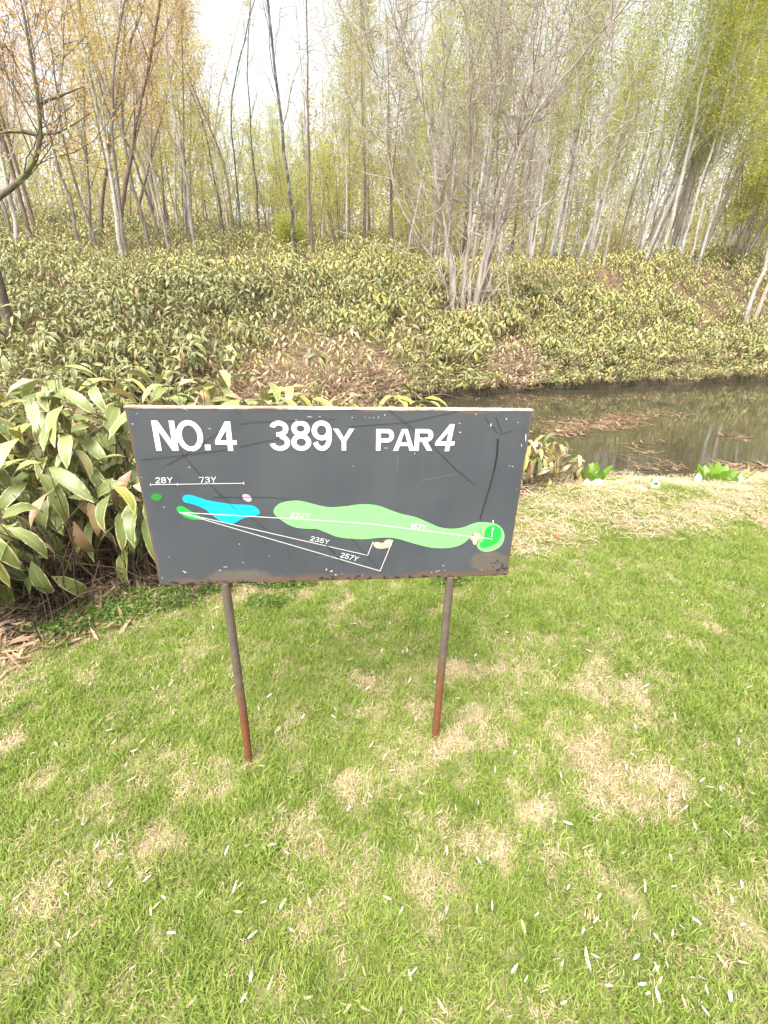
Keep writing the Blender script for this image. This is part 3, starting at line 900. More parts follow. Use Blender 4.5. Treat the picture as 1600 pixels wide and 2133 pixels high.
# the mossy maple at the left edge: trunk leaves the frame, a mossy bough comes back in
r_ = np.random.default_rng(31)
bxm, bym = march(30, 722, 0.2)
P = px_path(None, [(30, 722), (12, 650), (-2, 580), (-30, 500), (-45, 440), (-20, 420), (10, 405), (45, 375), (76, 335), (89, 295), (84, 250), (78, 195), (66, 120), (50, 30), (30, -60)], bym)
base = np.array([P[0][0], P[0][1], gz(P[0][0], P[0][1]) - 0.1])
Q = resample(np.vstack([base, P]), 30)
A, B = grow(Q - base, 0.12, 0.010, r_, taper=0.6, n_br=20, t0=0.5, ang=0.9, blen=2.0, rise=0.4, n_sub=5, n_twig=3, leaf_n=5, leaf=0.06, thick=0.3)
for pts, ra in (([(88, 285), (70, 276), (30, 272), (-20, 280)], 0.06), ([(84, 215), (110, 205), (150, 190), (175, 180)], 0.035), ([(90, 280), (120, 280), (160, 255), (190, 235)], 0.025)):
    q = resample(px_path(None, pts, bym), 8) - base
    A.tube(q, np.linspace(ra * 0.72, 0.006, 8), 5)
make_tree('maple_tree', A, B, 'bark_moss', 'leaf_rust', base, 'mossy dark maple with a crooked bough reaching in from the left edge')

# the bare tree of many stems on the far bank
r_ = np.random.default_rng(52)
bx0, by0 = TREE_X, TREE_Y
base = np.array([bx0, by0, gz(bx0, by0) - 0.1])
A, B = MB(), MB()
STEMS = [([(948, 640), (945, 590), (935, 500), (915, 420), (900, 300), (880, 200), (850, 110), (825, -20)], 0.085),
         ([(962, 650), (970, 560), (978, 470), (984, 360), (985, 280), (980, 180), (970, 60), (962, -40)], 0.085),
         ([(985, 640), (1000, 585), (1012, 530), (1026, 440), (1050, 360), (1080, 280), (1110, 190), (1130, 60), (1150, -30)], 0.115),
         ([(985, 645), (1010, 560), (1036, 470), (1060, 390), (1100, 250), (1170, 165), (1260, 60), (1330, -20)], 0.075),
         ([(945, 630), (938, 560), (930, 420), (926, 300), (922, 190), (925, 60), (930, -40)], 0.05),
         ([(975, 640), (990, 500), (1010, 400), (1022, 300), (1030, 180), (1040, 40), (1050, -40)], 0.06),
         ([(950, 640), (925, 570), (890, 520), (850, 470), (815, 380), (800, 260), (780, 120), (760, 0)], 0.04),
         ([(990, 640), (1040, 540), (1090, 470), (1150, 420), (1220, 330), (1290, 260), (1350, 230)], 0.04),
         ([(985, 645), (1020, 530), (1060, 440), (1075, 340), (1090, 180), (1090, 30), (1085, -40)], 0.055),
         ([(955, 640), (945, 520), (905, 440), (860, 340), (830, 220), (800, 140), (770, 60)], 0.035)]
for i_, (pts, ra) in enumerate(STEMS):
    off = r_.uniform(-0.5, 0.5)
    q = px_path(None, pts, by0, off / len(pts) * 1.4); q[0] = base + (q[0] - base) * np.array([1, 0.3, 1]); q[0][2] = base[2]
    q = resample(q, 20); q[1:-1] += r_.normal(size=(18, 3)) * 0.02
    A.tube(q - base, np.linspace(ra * 0.95, ra * 0.22, 20), 7)
    n_b = 40 if ra > 0.05 else 24
    for b in range(n_b):
        t = r_.uniform(0.28, 0.98) * 19; j = min(int(t), 18); p = q[j] + (q[j + 1] - q[j]) * (t - j)
        az = r_.uniform(0, 6.28)
        d_ = unit(q[j + 1] - q[j]) * 0.35 + np.array([math.cos(az) * 1.0, math.sin(az) * 0.8, r_.uniform(-0.5, 0.25)])
        L_ = r_.uniform(0.7, 3.3)
        Pb = limb(p, d_, L_, 7, r_, 1.1, 0.16)
        rb = max(0.012, ra * 0.36 * (1 - t / 26))
        B.tube(Pb - base, np.linspace(rb, 0.006, 7), 4)
        for _ in range(5):
            f2 = r_.uniform(0.3, 1.0) * 6; j2 = min(int(f2), 5); p2 = Pb[j2] + (Pb[j2 + 1] - Pb[j2]) * (f2 - j2)
            P2 = limb(p2, unit(Pb[j2 + 1] - Pb[j2]) * 0.5 + r_.normal(size=3) * 0.7, L_ * r_.uniform(0.25, 0.6), 6, r_, 1.5, 0.24)
            B.tube(P2 - base, np.linspace(0.009, 0.004, 6), 3)
            for _ in range(1):
                f3 = r_.uniform(0.3, 1.0) * 4; j3 = min(int(f3), 3)
                P3 = limb(P2[j3], unit(P2[j3 + 1] - P2[j3]) + r_.normal(size=3) * 0.7, L_ * r_.uniform(0.12, 0.3), 3, r_, 0.6, 0.2)
                B.tube(P3 - base, [0.006, 0.004, 0.003], 3)
                if r_.uniform() < 0.4:
                    leaves_at(B, (P3[2] - base)[None], 0.03, r_, 1)
for pts, ra in (([(975, 480), (1040, 505), (1058, 560), (1062, 660), (1050, 740), (1035, 795)], 0.021), ([(1040, 505), (1075, 590), (1085, 690), (1060, 770), (1045, 800)], 0.017),
                ([(965, 640), (985, 700), (970, 760), (975, 800)], 0.013), ([(1000, 480), (1060, 500), (1110, 540), (1180, 640), (1220, 700)], 0.015),
                ([(940, 600), (890, 560), (830, 600), (790, 640)], 0.015), ([(940, 540), (880, 580), (820, 590), (760, 585)], 0.013), ([(960, 600), (1050, 610), (1130, 560), (1200, 570)], 0.012),
                ([(930, 600), (900, 545), (840, 520), (700, 480)], 0.015), ([(975, 655), (965, 700), (968, 715)], 0.018), ([(1010, 570), (1040, 640), (1020, 720), (990, 770)], 0.012)):
    q = resample(px_path(None, pts, by0 - 0.4), 12) + r_.normal(size=(12, 3)) * 0.025
    B.tube(q - base, np.linspace(ra, ra * 0.5, 12), 4)
    for _ in range(7):
        j = r_.integers(2, 12)
        B.tube(limb(q[j], r_.normal(size=3) + np.array([0, 0, 0.3]), r_.uniform(0.2, 0.6), 4, r_, 0.5, 0.2) - base, [0.005, 0.004, 0.003, 0.002], 3)
for _ in range(26):
    x0 = r_.uniform(915, 1075); x1 = x0 + r_.normal() * 55; y0_ = r_.uniform(480, 600); y1_ = r_.uniform(690, 800)
    q = resample(px_path(None, [(x0, y0_), (x0 + r_.normal() * 22 + 10, y0_ + 40), ((x0 + x1) / 2 + r_.normal() * 25, (y0_ + y1_) / 2), (x1, y1_)], by0 - r_.uniform(0.2, 0.9)), 10) + r_.normal(size=(10, 3)) * 0.03
    B.tube(q - base, np.linspace(r_.uniform(0.006, 0.013), 0.004, 10), 3)
    for _ in range(5):
        j = r_.integers(1, 10)
        B.tube(limb(q[j], r_.normal(size=3) + np.array([0, 0, 0.2]), r_.uniform(0.2, 0.7), 4, r_, 0.4, 0.25) - base, [0.006, 0.005, 0.004, 0.002], 3)
make_tree('bare_tree', A, B, 'bark_bare', 'bud', base, 'bare grey tree of many stems with curling branches on the far bank')

# lime leafy bush at the right edge and saplings
def bush(name, px, py, y, h, spread, leafmat, bark, label, seed, leaf_n=10, leaf=0.08, stems=6, group=None):
    r_ = np.random.default_rng(seed)
    d_ = ray(px, py); x_ = d_[0] / d_[1] * y
    base = np.array([x_, y, gz(x_, y) - 0.1])
    A, B = MB(), MB()
    for s_i in range(stems):
        az = s_i * 6.28 / stems + r_.uniform(-0.4, 0.4)
        T = limb((0, 0, 0), (math.cos(az) * spread, math.sin(az) * spread, 1), h * r_.uniform(0.75, 1.05), 9, r_, 0.3, 0.06)
        a_, b_ = grow(T, 0.035, 0.01, r_, n_br=10, t0=0.2, ang=0.8, blen=h * 0.3, rise=0.3, n_sub=4, n_twig=3, leaf_n=leaf_n, leaf=leaf, jit=0.16, k=5)
        for s, t in ((a_, A), (b_, B)):
            s.flush(); 
            for v_, q_, m_ in zip(s.v, s.q, s.qm):
                o0 = sum(len(z_) for z_ in s.v[:[id(w_) for w_ in s.v].index(id(v_))])
                t.quads(v_, q_ - o0, int(m_[0]) if len(m_) else 0)
    o = empty(name, base); tag(o, label, 'bush', group)
    A.build('stem', M[bark], o); B.build('crown', [M[bark], M[leafmat]], o, smooth=False)
    return o


bush('leafy_bush', 1585, 400, 27, 7.5, 0.26, 'leaf_lime', 'bark_grey', 'lime green leafy bush filling the right edge above the bamboo', 61, leaf_n=20, leaf=0.09, stems=9)
bush('leafy_bush', 1300, 450, 28, 2.6, 0.4, 'leaf_ochre', 'bark_grey', 'low ochre tinted bush between the birch trunks of the right stand', 62, leaf_n=3.5, leaf=0.06)
bush('leafy_bush', 700, 330, 30, 7.0, 0.2, 'leaf_lime', 'bark_grey', 'tall pale lime sapling clump right of the brown bristly trunk', 63, leaf_n=7)
bush('leafy_bush', 600, 455, 27, 2.2, 0.5, 'leaf_spring', 'bark_grey', 'small round green bush on the forest floor behind the lichen spotted tree', 64, leaf_n=9)

# stock of background trees, each kind copied with its parts
def stock(kind, seed):
    r_ = np.random.default_rng(seed)
    if kind == 'birch':
        h = r_.uniform(14, 17); T = limb((0, 0, 0), (r_.normal() * 0.03, 0, 1), h, 14, r_, 0.15, 0.02)
        return grow(T, 0.10, 0.02, r_, n_br=26, t0=0.3, ang=0.7, blen=2.6, rise=0.5, n_sub=5, n_twig=3, leaf_n=30, leaf=0.08, jit=0.42, k=6), 'bark_birch', 'leaf_spring'
    if kind == 'grey':
        h = r_.uniform(12, 15); T = limb((0, 0, 0), (r_.normal() * 0.04, 0, 1), h, 14, r_, 0.1, 0.03)
        return grow(T, 0.08, 0.015, r_, n_br=22, t0=0.25, ang=0.55, blen=2.6, rise=0.5, n_sub=4, n_twig=2, leaf_n=3, leaf=0.065, k=6), 'bark_birch', 'leaf_larch'
    if kind == 'larch':
        h = r_.uniform(13, 15.5); T = limb((0, 0, 0), (0, 0, 1), h, 14, r_, 0.1, 0.012)
        return grow(T, 0.12, 0.02, r_, n_br=48, t0=0.25, ang=1.15, blen=2.4, rise=-0.1, n_sub=5, n_twig=2, leaf_n=22, leaf=0.075, jit=0.22, thick=0.18, k=6), 'bark_red', 'leaf_larch'
    if kind == 'rust':
        h = r_.uniform(11, 14); T = limb((0, 0, 0), (r_.normal() * 0.08, 0, 1), h, 14, r_, 0.1, 0.05)
        return grow(T, 0.10, 0.02, r_, n_br=20, t0=0.28, ang=0.6, blen=3.2, rise=0.5, n_sub=6, n_twig=3, leaf_n=10.0, leaf=0.08, jit=0.22, k=6), 'bark_red', 'leaf_rust'
    if kind == 'ochre':
        h = r_.uniform(10, 13); T = limb((0, 0, 0), (r_.normal() * 0.08, 0, 1), h, 14, r_, 0.1, 0.05)
        return grow(T, 0.09, 0.02, r_, n_br=20, t0=0.25, ang=0.7, blen=2.8, rise=0.4, n_sub=6, n_twig=3, leaf_n=11, leaf=0.08, jit=0.22, k=6), 'bark_grey', 'leaf_ochre'
    h = r_.uniform(4, 6); T = limb((0, 0, 0), (r_.normal() * 0.1, 0, 1), h, 10, r_, 0.1, 0.05)
    return grow(T, 0.035, 0.008, r_, n_br=18, t0=0.12, ang=0.85, blen=2.4, rise=0.4, n_sub=5, n_twig=3, leaf_n=8, leaf=0.065, jit=0.2, k=5), 'bark_grey', 'leaf_lime'


NAMES = {'birch': ('birch_tree', 'slender birch with fresh green leaves deep in the right hand stand', 'birches deep in the right hand stand'),
         'grey': ('bare_sapling', 'thin bare grey tree in the crowded stand behind the bank', 'thin bare trees in the crowded stand'),
         'larch': ('larch_tree', 'feathery yellow green larch behind the bare many stemmed tree', 'larches behind the bare tree'),
         'rust': ('maple_tree', 'spreading tree with rust red young leaves among the left hand trees', 'rust leaved trees on the left'),
         'ochre': ('maple_tree', 'spreading tree with ochre young leaves among the left hand trees', 'ochre leaved trees on the left'),
         'sapling': ('leafy_sapling', 'small lime green sapling on the forest floor between the trunks', 'lime green saplings on the forest floor')}
STOCK = {}
for kd in NAMES:
    L_ = []
    for v_i in range(3):
        (A, B), bk, lf = stock(kd, 200 + 7 * v_i + len(kd) * 31)
        L_.append((A.mesh(kd + '_trunk', M[bk]), B.mesh(kd + '_crown', [M[bk], M[lf]], smooth=False)))
    STOCK[kd] = L_


def plant_tree(kd, x_, y_, r_, lean=(0, 0), s=None):
    tm_, cm_ = STOCK[kd][r_.integers(0, 3)]
    nm, lb, gp = NAMES[kd]
    u = x_ / y_
    if kd == 'grey':
        lb, gp = (('thin pale trunk among the leaning trees on the left', 'thin pale trunks on the left') if u < -0.29 else
                  ('thin pale trunk between the lichen spotted tree and the bare many stemmed tree', 'thin pale trunks in the middle') if u < 0.1 else
                  ('thin pale trunk in the crowded stand just right of the bare many stemmed tree', 'thin pale trunks right of the bare tree'))
    elif kd == 'sapling':
        lb, gp = (('small lime green sapling among the leaning trees on the left', 'lime green saplings on the left') if u < 0 else
                  ('small lime green sapling between the birches behind the right bank', 'lime green saplings on the right'))
    elif kd == 'birch' and u < 0.34:
        lb, gp = 'slender leafy birch seen through the branches of the bare many stemmed tree', 'birches behind the bare tree'
    elif kd == 'birch' and u > 0.6:
        lb, gp = 'slender leafy birch behind the lime green bush at the right edge', 'birches behind the lime green bush'
    elif kd == 'larch' and u < 0.03:
        lb, gp = 'feathery yellow green larch right of the open sky gap', 'larches beside the sky gap'
    o = empty(nm, (x_, y_, gz(x_, y_) - 0.15)); tag(o, lb, 'tree', gp)
    o.rotation_euler = (lean[1] + r_.normal() * 0.025, lean[0] + r_.normal() * 0.03, r_.uniform(0, 6.28) if not any(lean) else 0.0)
    if any(lean):
        pass
    k_ = s if s else r_.uniform(0.8, 1.15)
    o.scale = (k_, k_, k_ * r_.uniform(0.9, 1.12))
    mesh_obj('trunk', tm_, o); mesh_obj('crown', cm_, o)
    return o


r_ = np.random.default_rng(77)
def spread(kd, n, u0, u1, y0, y1, lean=(0, 0), s=None):
    for _ in range(n):
        y_ = math.sqrt(r_.uniform(y0 ** 2, y1 ** 2)); x_ = y_ * r_.uniform(u0, u1)
        if y_ - float(toe(x_)) < 9.0:
            y_ += 4; 
        plant_tree(kd, x_, y_, r_, lean, s)


spread('birch', 40, 0.30, 0.95, 25, 46, (0.14, 0))
spread('birch', 8, 0.02, 0.34, 28, 46, (0.05, 0))
spread('grey', 44, 0.0, 0.55, 25, 46)
spread('grey', 12, -0.28, 0.0, 30, 50)
spread('grey', 12, -0.85, -0.3, 22, 45, (-0.12, 0))
spread('larch', 5, -0.13, 0.02, 30, 42)
spread('larch', 8, 0.03, 0.30, 34, 52)
spread('rust', 15, -0.98, -0.40, 19, 46, (-0.07, 0))
spread('ochre', 14, -0.80, -0.30, 20, 46, (-0.05, 0))
spread('sapling', 18, -0.40, -0.08, 34, 52, s=1.3)
spread('larch', 5, -0.38, -0.1, 44, 58, s=0.62)
spread('sapling', 22, -0.8, -0.1, 26, 50)
spread('sapling', 30, 0.0, 0.9, 27, 48)

# far wood beyond, one mass
r_ = np.random.default_rng(88)
B = MB()
for _ in range(460):
    y_ = r_.uniform(50, 90); u = r_.uniform(-1.1, 1.2); x_ = u * y_
    gap = math.exp(-((u + 0.26) / 0.09) ** 2)
    h = r_.uniform(9, 16) * (1 - 0.62 * gap) * (0.75 if u < -0.15 else 1.05)
    g0 = gz(x_, y_)
    T = limb((x_, y_, g0 - 0.2), (r_.normal() * 0.05, 0, 1), h, 6, r_, 0.1, 0.03)
    B.tube(T, np.linspace(0.09, 0.02, 6), 4, 0)
    n = int((420 if u > -0.2 else 230) * (0.5 + 0.5 * (1 - gap)))
    t = r_.uniform(0.12, 1, n); q = T[np.minimum((t * 5).astype(int), 4)]
    cl = r_.normal(size=(14, 3)) * np.array([1.5, 1.5, 0.5]); 
    C = np.stack([np.interp(t, np.linspace(0, 1, 6), T[:, i]) for i in range(3)], 1) + cl[r_.integers(0, 14, n)] * (1.1 - 0.7 * t)[:, None] + r_.normal(size=(n, 3)) * 0.4
    leaves_at(B, C, 0.26, r_, 1 if u > -0.35 or r_.uniform() < 0.5 else 2)
    for _ in range(9):
        j = r_.integers(1, 5)
        B.tube(limb(T[j], (r_.normal(), r_.normal(), 1.0), 2.2, 3, r_, 0.3, 0.1), [0.04, 0.025, 0.012], 3, 0)
n = 120000
y_ = r_.uniform(46, 84, n); x_ = y_ * r_.uniform(-1.1, 1.2, n); cl = vnoise(x_, y_, 0.35, 5)
k = cl > 0.3; x_, y_ = x_[k], y_[k]
C = np.stack([x_, y_, ground(x_, y_) + r_.uniform(0.1, 1, len(x_)) ** 1.4 * (3.0 + 5.0 * vnoise(x_, y_, 0.2, 9))], 1)
hf = len(C) // 3
leaves_at(B, C[:hf], 0.25, r_, 2); leaves_at(B, C[hf:], 0.25, r_, 1)
tag(B.build('far_wood', [M['bark_bare'], M['leaf_larch'], M['leaf_ochre']], smooth=False), 'distant spring woodland seen between the trunks', 'woodland', kind='stuff')

# thin spring haze over the whole place
bm = bmesh.new(); bmesh.ops.create_cube(bm, size=1.0)
for v_ in bm.verts:
    v_.co = Vector((v_.co.x * 400 + 5, 85 + v_.co.y * 400, 16 + v_.co.z * 40))
me = bpy.data.meshes.new('haze'); bm.to_mesh(me); bm.free()
hm = bpy.data.materials.new('haze'); hm.use_nodes = True; ht = hm.node_tree; ht.nodes.clear()
pv = ht.nodes.new('ShaderNodeVolumePrincipled'); pv.inputs['Color'].default_value = (0.95, 0.95, 0.94, 1); pv.inputs['Density'].default_value = HAZE
ho = ht.nodes.new('ShaderNodeOutputMaterial'); ht.links.new(pv.outputs[0], ho.inputs['Volume'])
me.materials.append(hm); hz = bpy.data.objects.new('haze', me); COL.objects.link(hz); tag(hz, 'thin pale haze in the air between the trees', 'haze', kind='stuff')

# stump behind the bare tree
sx, sy = march(1006, 628, 0.0)
b_ = MB(); st = empty('tree_stump', (sx, sy, gz(sx, sy) - 0.1)); tag(st, 'broken dark brown stump beside the bare many stemmed tree', 'stump')
b_.tube([(0, 0, 0), (0, 0, 0.35), (0.03, 0, 0.8), (0.05, 0, 1.0)], [0.2, 0.15, 0.13, 0.05], 9); b_.build('trunk', M['bark_red'], st)
b_ = MB(); b_.tube([(0.05, 0, 0.92), (0.1, 0.02, 1.15)], [0.05, 0.008], 5); b_.tube([(-0.04, 0.03, 0.75), (-0.07, 0.03, 1.02)], [0.05, 0.008], 5); b_.build('splinter', M['bark_red'], st)

# ------------------------------------------------------------------ near bamboo: each plant a thing, each leaf a part
r_ = np.random.default_rng(17)
LEAVES = {}
for nm, mt in (('near', 'sasa_near'), ('pale', 'sasa_pale'), ('dead', 'sasa_dead'), ('bank', 'sasa'), ('dark', 'sasa_dark')):
    L_ = []
    for v_i in range(6):
        sg = 6 if nm in ('near',) else 4
        LL = 0.24 * r_.uniform(0.88, 1.15)
        V, Q, U = leaf_geom(LL, LL * (r_.uniform(0.26, 0.33) if nm == 'near' else r_.uniform(0.24, 0.31)), r_.uniform(0.9, 1.9) if nm != 'dead' else r_.uniform(0.9, 1.9), sg, r_.uniform(0.15, 0.4), r_.uniform(-0.5, 0.5), 0.05 if nm != 'dead' else 0.14)
        mbb = MB(); mbb.quads(V, Q, 0, U); L_.append(mbb.mesh('leaf', M[mt], True, True))
    LEAVES[nm] = L_
CULMS = []
for v_i in range(4):
    mbb = MB(); b0 = r_.uniform(-0.05, 0.05)
    mbb.tube([(0, 0, -0.05), (b0, 0.01, 0.33), (b0 * 1.2, 0, 0.66), (0, 0, 1.0)], [0.0042, 0.0042, 0.0036, 0.002], 5)
    for zz in (0.2, 0.42, 0.62, 0.8):
        mbb.tube([(b0, 0.004, zz - 0.006), (b0, 0.004, zz + 0.006)], [0.0056, 0.0056], 5)
    CULMS.append(mbb.mesh('culm', M['culm']))


def bamboo(x_, y_, h, n, kinds, label, group, lean=(0, 0), hang=0.0, ls=1.0, name='bamboo_plant', low=0.16):
    o = empty(name, (x_, y_, gz(x_, y_)), r_.uniform(0, 6.28)); tag(o, label, 'bamboo', group)
    Rz = Matrix.Rotation(o.rotation_euler.z, 3, 'Z')
    o.rotation_euler = (Matrix.Rotation(lean[0], 3, 'Y') @ Matrix.Rotation(lean[1], 3, 'X') @ Rz).to_euler()
    mesh_obj('culm', CULMS[r_.integers(0, 4)], o, sc=(1, 1, h))
    for p_, e_ in leaf_poses(n, h, r_, hang, low):
        kd = kinds[r_.integers(0, len(kinds))]
        s = ls * r_.uniform(0.85, 1.15)
        mesh_obj('leaf', LEAVES[kd][r_.integers(0, 6)], o, p_, e_, s)
    return o


GL = 'bamboo plants of the near clump beside the sign'
lab_near = 'broad leaved dwarf bamboo with pale edged leaves in the clump beside the sign'
cnt = 0
while cnt < 180:
    x_ = r_.uniform(-3.4, 0.75); ce = float(clump_edge(x_)); dpt = r_.uniform(0, 1) ** 1.25
    back = float(near_shore(x_)) - 0.1
    y_ = ce + 0.12 + dpt * (back - ce)
    if y_ > back or (x_ / y_ < -1.05):
        continue
    f = min(1.0, (y_ - ce) / 0.7)
    top = np.interp(x_, [-3, -1.0, 0.3, 0.8], [1.28, 1.22, 1.08, 0.75])
    h = (0.52 + 0.48 * f) * top * r_.uniform(0.82, 1.08)
    n = int(r_.integers(9, 13))
    ln = (0.10 * r_.normal() + 0.06 * (1 - f), 0.10 * r_.normal() + (0.32 if f < 0.5 else 0.05))
    if x_ > -0.8:
        lb, gp = 'broad leaved dwarf bamboo standing behind the sign, its tips above the top edge', 'bamboo plants behind the sign'
    elif f < 0.55:
        lb, gp = '', 'bamboo plants at the lawn side of the near clump'
        lb = 'low dwarf bamboo drooping towards the lawn at the front of the clump'
    else:
        lb, gp = 'tall broad leaved dwarf bamboo at the pond side of the clump left of the sign', 'bamboo plants at the pond side of the near clump'
    mixd = ['near'] * 8 + ['pale'] + ['dead']
    if x_ > -0.75:
        h *= 0.97; mixd = ['near', 'near', 'pale', 'pale', 'dead']
    bamboo(x_, y_, h, n, mixd, lb, gp, ln, hang=0.28 + 0.15 * (1 - f), ls=1.12, low=0.58 * h)
    cnt += 1
cnt = 0
while cnt < 34:
    x_ = r_.uniform(1.15, 2.05); y_ = r_.uniform(3.7, 4.9)
    if y_ > float(near_shore(x_)) - 0.05 or x_ > 1.2 + (y_ - 3.7) * 0.78 + 0.2:
        continue
    bamboo(x_, y_, r_.uniform(0.22, 0.55), 7, ['pale', 'dead', 'dead', 'near', 'pale'], 'low withered bamboo with pale drooping leaves right of the sign at the water', 'withered bamboo right of the sign', (0.2 * r_.normal(), 0.2 * r_.normal()), hang=0.5, ls=0.72)
    cnt += 1
# the nearest plants of the far bank, along the water
cnt = 0
while cnt < 120:
    x_ = r_.uniform(-6.5, 15); t_ = float(toe(x_)); y_ = t_ + r_.uniform(0.2, 2.3)
    if abs(x_ / y_) > 0.95 or r_.uniform() < float(bare_zone(np.array(x_), np.array(y_))):
        continue
    kd = ['dark', 'dark', 'bank'] if x_ < -1 else ['bank', 'pale', 'bank', 'dark']
    lb, gp = (('dark green dwarf bamboo at the foot of the far bank behind the near clump', 'dark bamboo at the foot of the left bank') if x_ < -1 else
              ('dwarf bamboo at the water below the bare many stemmed tree', 'bamboo at the water below the bare tree') if x_ < 5 else
              ('yellow green dwarf bamboo hanging over the pond on the right part of the far bank', 'bamboo hanging over the pond on the right'))
    bamboo(x_, y_, r_.uniform(0.5, 0.85), 8, kd, lb, gp, (0.1 * r_.normal(), 0.28 + 0.15 * r_.normal()), hang=0.25, ls=1.1)
    cnt += 1

# dead stems and litter inside and under the near clump
near_st = [dead_stalks(7, r1, 0.12, 0.55).build('stalks', M['stalk_brown'], link=False) for _ in range(3)]
near_li = [litter_proto(16, r1, 0.12, 0.05, 0.13, None, 0.02).build('litter', M['litter'], link=False) for _ in range(3)]
up_st = []
for _ in range(3):
    b_ = MB()
    for _ in range(9):
        p = np.array([r1.uniform(-0.12, 0.12), r1.uniform(-0.12, 0.12), -0.02]); hh = r1.uniform(0.25, 0.7)
        b_.tube([p, p + np.array([r1.normal() * 0.05, r1.normal() * 0.05, hh * 0.6]), p + np.array([r1.normal() * 0.12, r1.normal() * 0.12, hh])], [0.0035, 0.003, 0.002], 4)
    up_st.append(b_.build('stems', M['stalk_brown'], link=False))
n_t = 2600
x = rng.uniform(-4.5, 1.9, n_t); ce = clump_edge(x); y = ce - 0.28 + rng.uniform(0, 1, n_t) ** 1.3 * 1.5
k = (y < near_shore(x)); x, y, ce = x[k], y[k], ce[k]; n_ = len(x)
inn = y > ce + 0.02
pick = np.where(inn & (rng.uniform(0, 1, n_) < 0.5), np.where(rng.uniform(0, 1, n_) < 0.5, 0, 6), 3) + rng.integers(0, 3, n_)
pick = np.where(~inn & (rng.uniform(0, 1, n_) < 0.05), rng.integers(0, 3, n_), pick)
keep = inn | (rng.uniform(0, 1, n_) < 0.5)
scatter('clump_litter', np.stack([x, y, ground(x, y)], 1)[keep], np.stack([rng.normal(size=n_) * 0.05, rng.normal(size=n_) * 0.05, rng.uniform(0, 6.28, n_)], 1)[keep],
        rng.uniform(0.7, 1.15, n_)[keep], pick[keep], near_st + near_li + up_st, 'brown fallen leaves and dead stems under the near bamboo clump', 'litter')

# raked straw along the water's edge
stp = []
for _ in range(3):
    b_ = MB()
    for _ in range(26):
        p = np.array([r1.uniform(-0.15, 0.15), r1.uniform(-0.15, 0.15), r1.uniform(0.008, 0.03)]); az = r1.uniform(0, 6.28); L_ = r1.uniform(0.02, 0.075)
        d_ = np.array([math.cos(az), math.sin(az), r1.normal() * 0.15]) * L_ * 0.5; w = np.array([-math.sin(az), math.cos(az), 0]) * r1.uniform(0.0012, 0.003)
        b_.quads([p - d_ - w, p - d_ + w, p + d_ + w, p + d_ - w], [(0, 1, 2, 3)])
    stp.append(b_.build('straws', M['straw'], link=False, smooth=False))
n_t = 9000
x = rng.uniform(0.3, 9, n_t); y = near_shore(x) - rng.uniform(-0.05, 2.2, n_t)
w_ = sstep(0.9, 0.15, near_shore(x) - y) * (0.15 + 0.75 * vnoise(x, y, 3.0, 93)) + 0.2 * (dead_amount(x, y) > 0.5)
k = (rng.uniform(0, 1, n_t) < w_) & (y < clump_edge(x) + 0.1) & (lawn_mask(x, y) > 0.3); x, y = x[k], y[k]; n_ = len(x)
scatter('raked_straw', np.stack([x, y, ground(x, y) + 0.012], 1), np.stack([np.zeros(n_), np.zeros(n_), rng.uniform(0, 6.28, n_)], 1), rng.uniform(0.7, 1.3, n_), rng.integers(0, 3, n_), stp,
        'dry straw raked along the edge of the pond', 'straw')

# clover-like weeds along the clump edge
clp = []
for _ in range(3):
    b_ = MB(); C = np.stack([r1.normal(size=60) * 0.035, r1.normal(size=60) * 0.035, r1.uniform(0.012, 0.05, 60)], 1)
    leaves_at(b_, C, 0.017, r1, 0); clp.append(b_.build('clover', M['clover'], link=False, smooth=False))
PTS = []
for px, py, rx, ry, n in ((420, 1228, 65, 12, 60), (600, 1219, 55, 6, 40), (250, 1275, 70, 18, 60), (130, 1310, 60, 18, 40), (560, 1262, 30, 6, 10), (930, 1215, 30, 8, 12), (350, 1250, 60, 20, 40)):
    for _ in range(n):
        PTS.append(flat(px + r_.normal() * rx * 0.55, py + r_.normal() * ry * 0.55))
n_ = len(PTS)
scatter('clover_weeds', PTS, np.stack([np.zeros(n_), np.zeros(n_), rng.uniform(0, 6.28, n_)], 1), rng.uniform(0.6, 1.2, n_), rng.integers(0, 3, n_), clp, 'low green clover weeds along the edge of the bamboo clump', 'weeds')

# floating leaves and stalks on the pond
fl = []
for _ in range(4):
    b_ = litter_proto(7, r1, 0.1, 0.05, 0.16, None, 0.012)
    for _ in range(5):
        az = r1.uniform(0, 6.28); L_ = r1.uniform(0.08, 0.28); p = np.array([r1.uniform(-0.1, 0.1), r1.uniform(-0.1, 0.1), 0.006]); d_ = np.array([math.cos(az), math.sin(az), r1.uniform(0, 0.2)])
        b_.tube([p, p + d_ * L_ * 0.5, p + d_ * L_], [0.004, 0.003, 0.002], 3)
    fl.append(b_.build('floating', M['floating'], link=False))
PTS = []
for px, py, rx, ry, n in ((1240, 885, 95, 14, 120), (1300, 872, 70, 12, 45), (1180, 900, 60, 10, 40), (1560, 978, 45, 12, 45), (1400, 975, 90, 14, 14), (1530, 910, 40, 10, 7), (1330, 930, 60, 20, 6), (1390, 865, 80, 10, 12), (1280, 830, 200, 10, 18), (1100, 830, 120, 8, 20)):
    for _ in range(n):
        p = flat(px + r_.normal() * rx * 0.5, py + r_.normal() * ry * 0.5, WATER_Z)
        if near_shore(p[0]) + 0.15 < p[1] < toe(p[0]) - 0.1:
            PTS.append((p[0], p[1], WATER_Z + 0.003))
n_ = len(PTS)
scatter('floating_debris', PTS, np.stack([np.zeros(n_), np.zeros(n_), rng.uniform(0, 6.28, n_)], 1), rng.uniform(0.5, 1.2, n_), rng.integers(0, 4, n_), fl, 'brown leaves and stalks floating on the pond', 'debris')

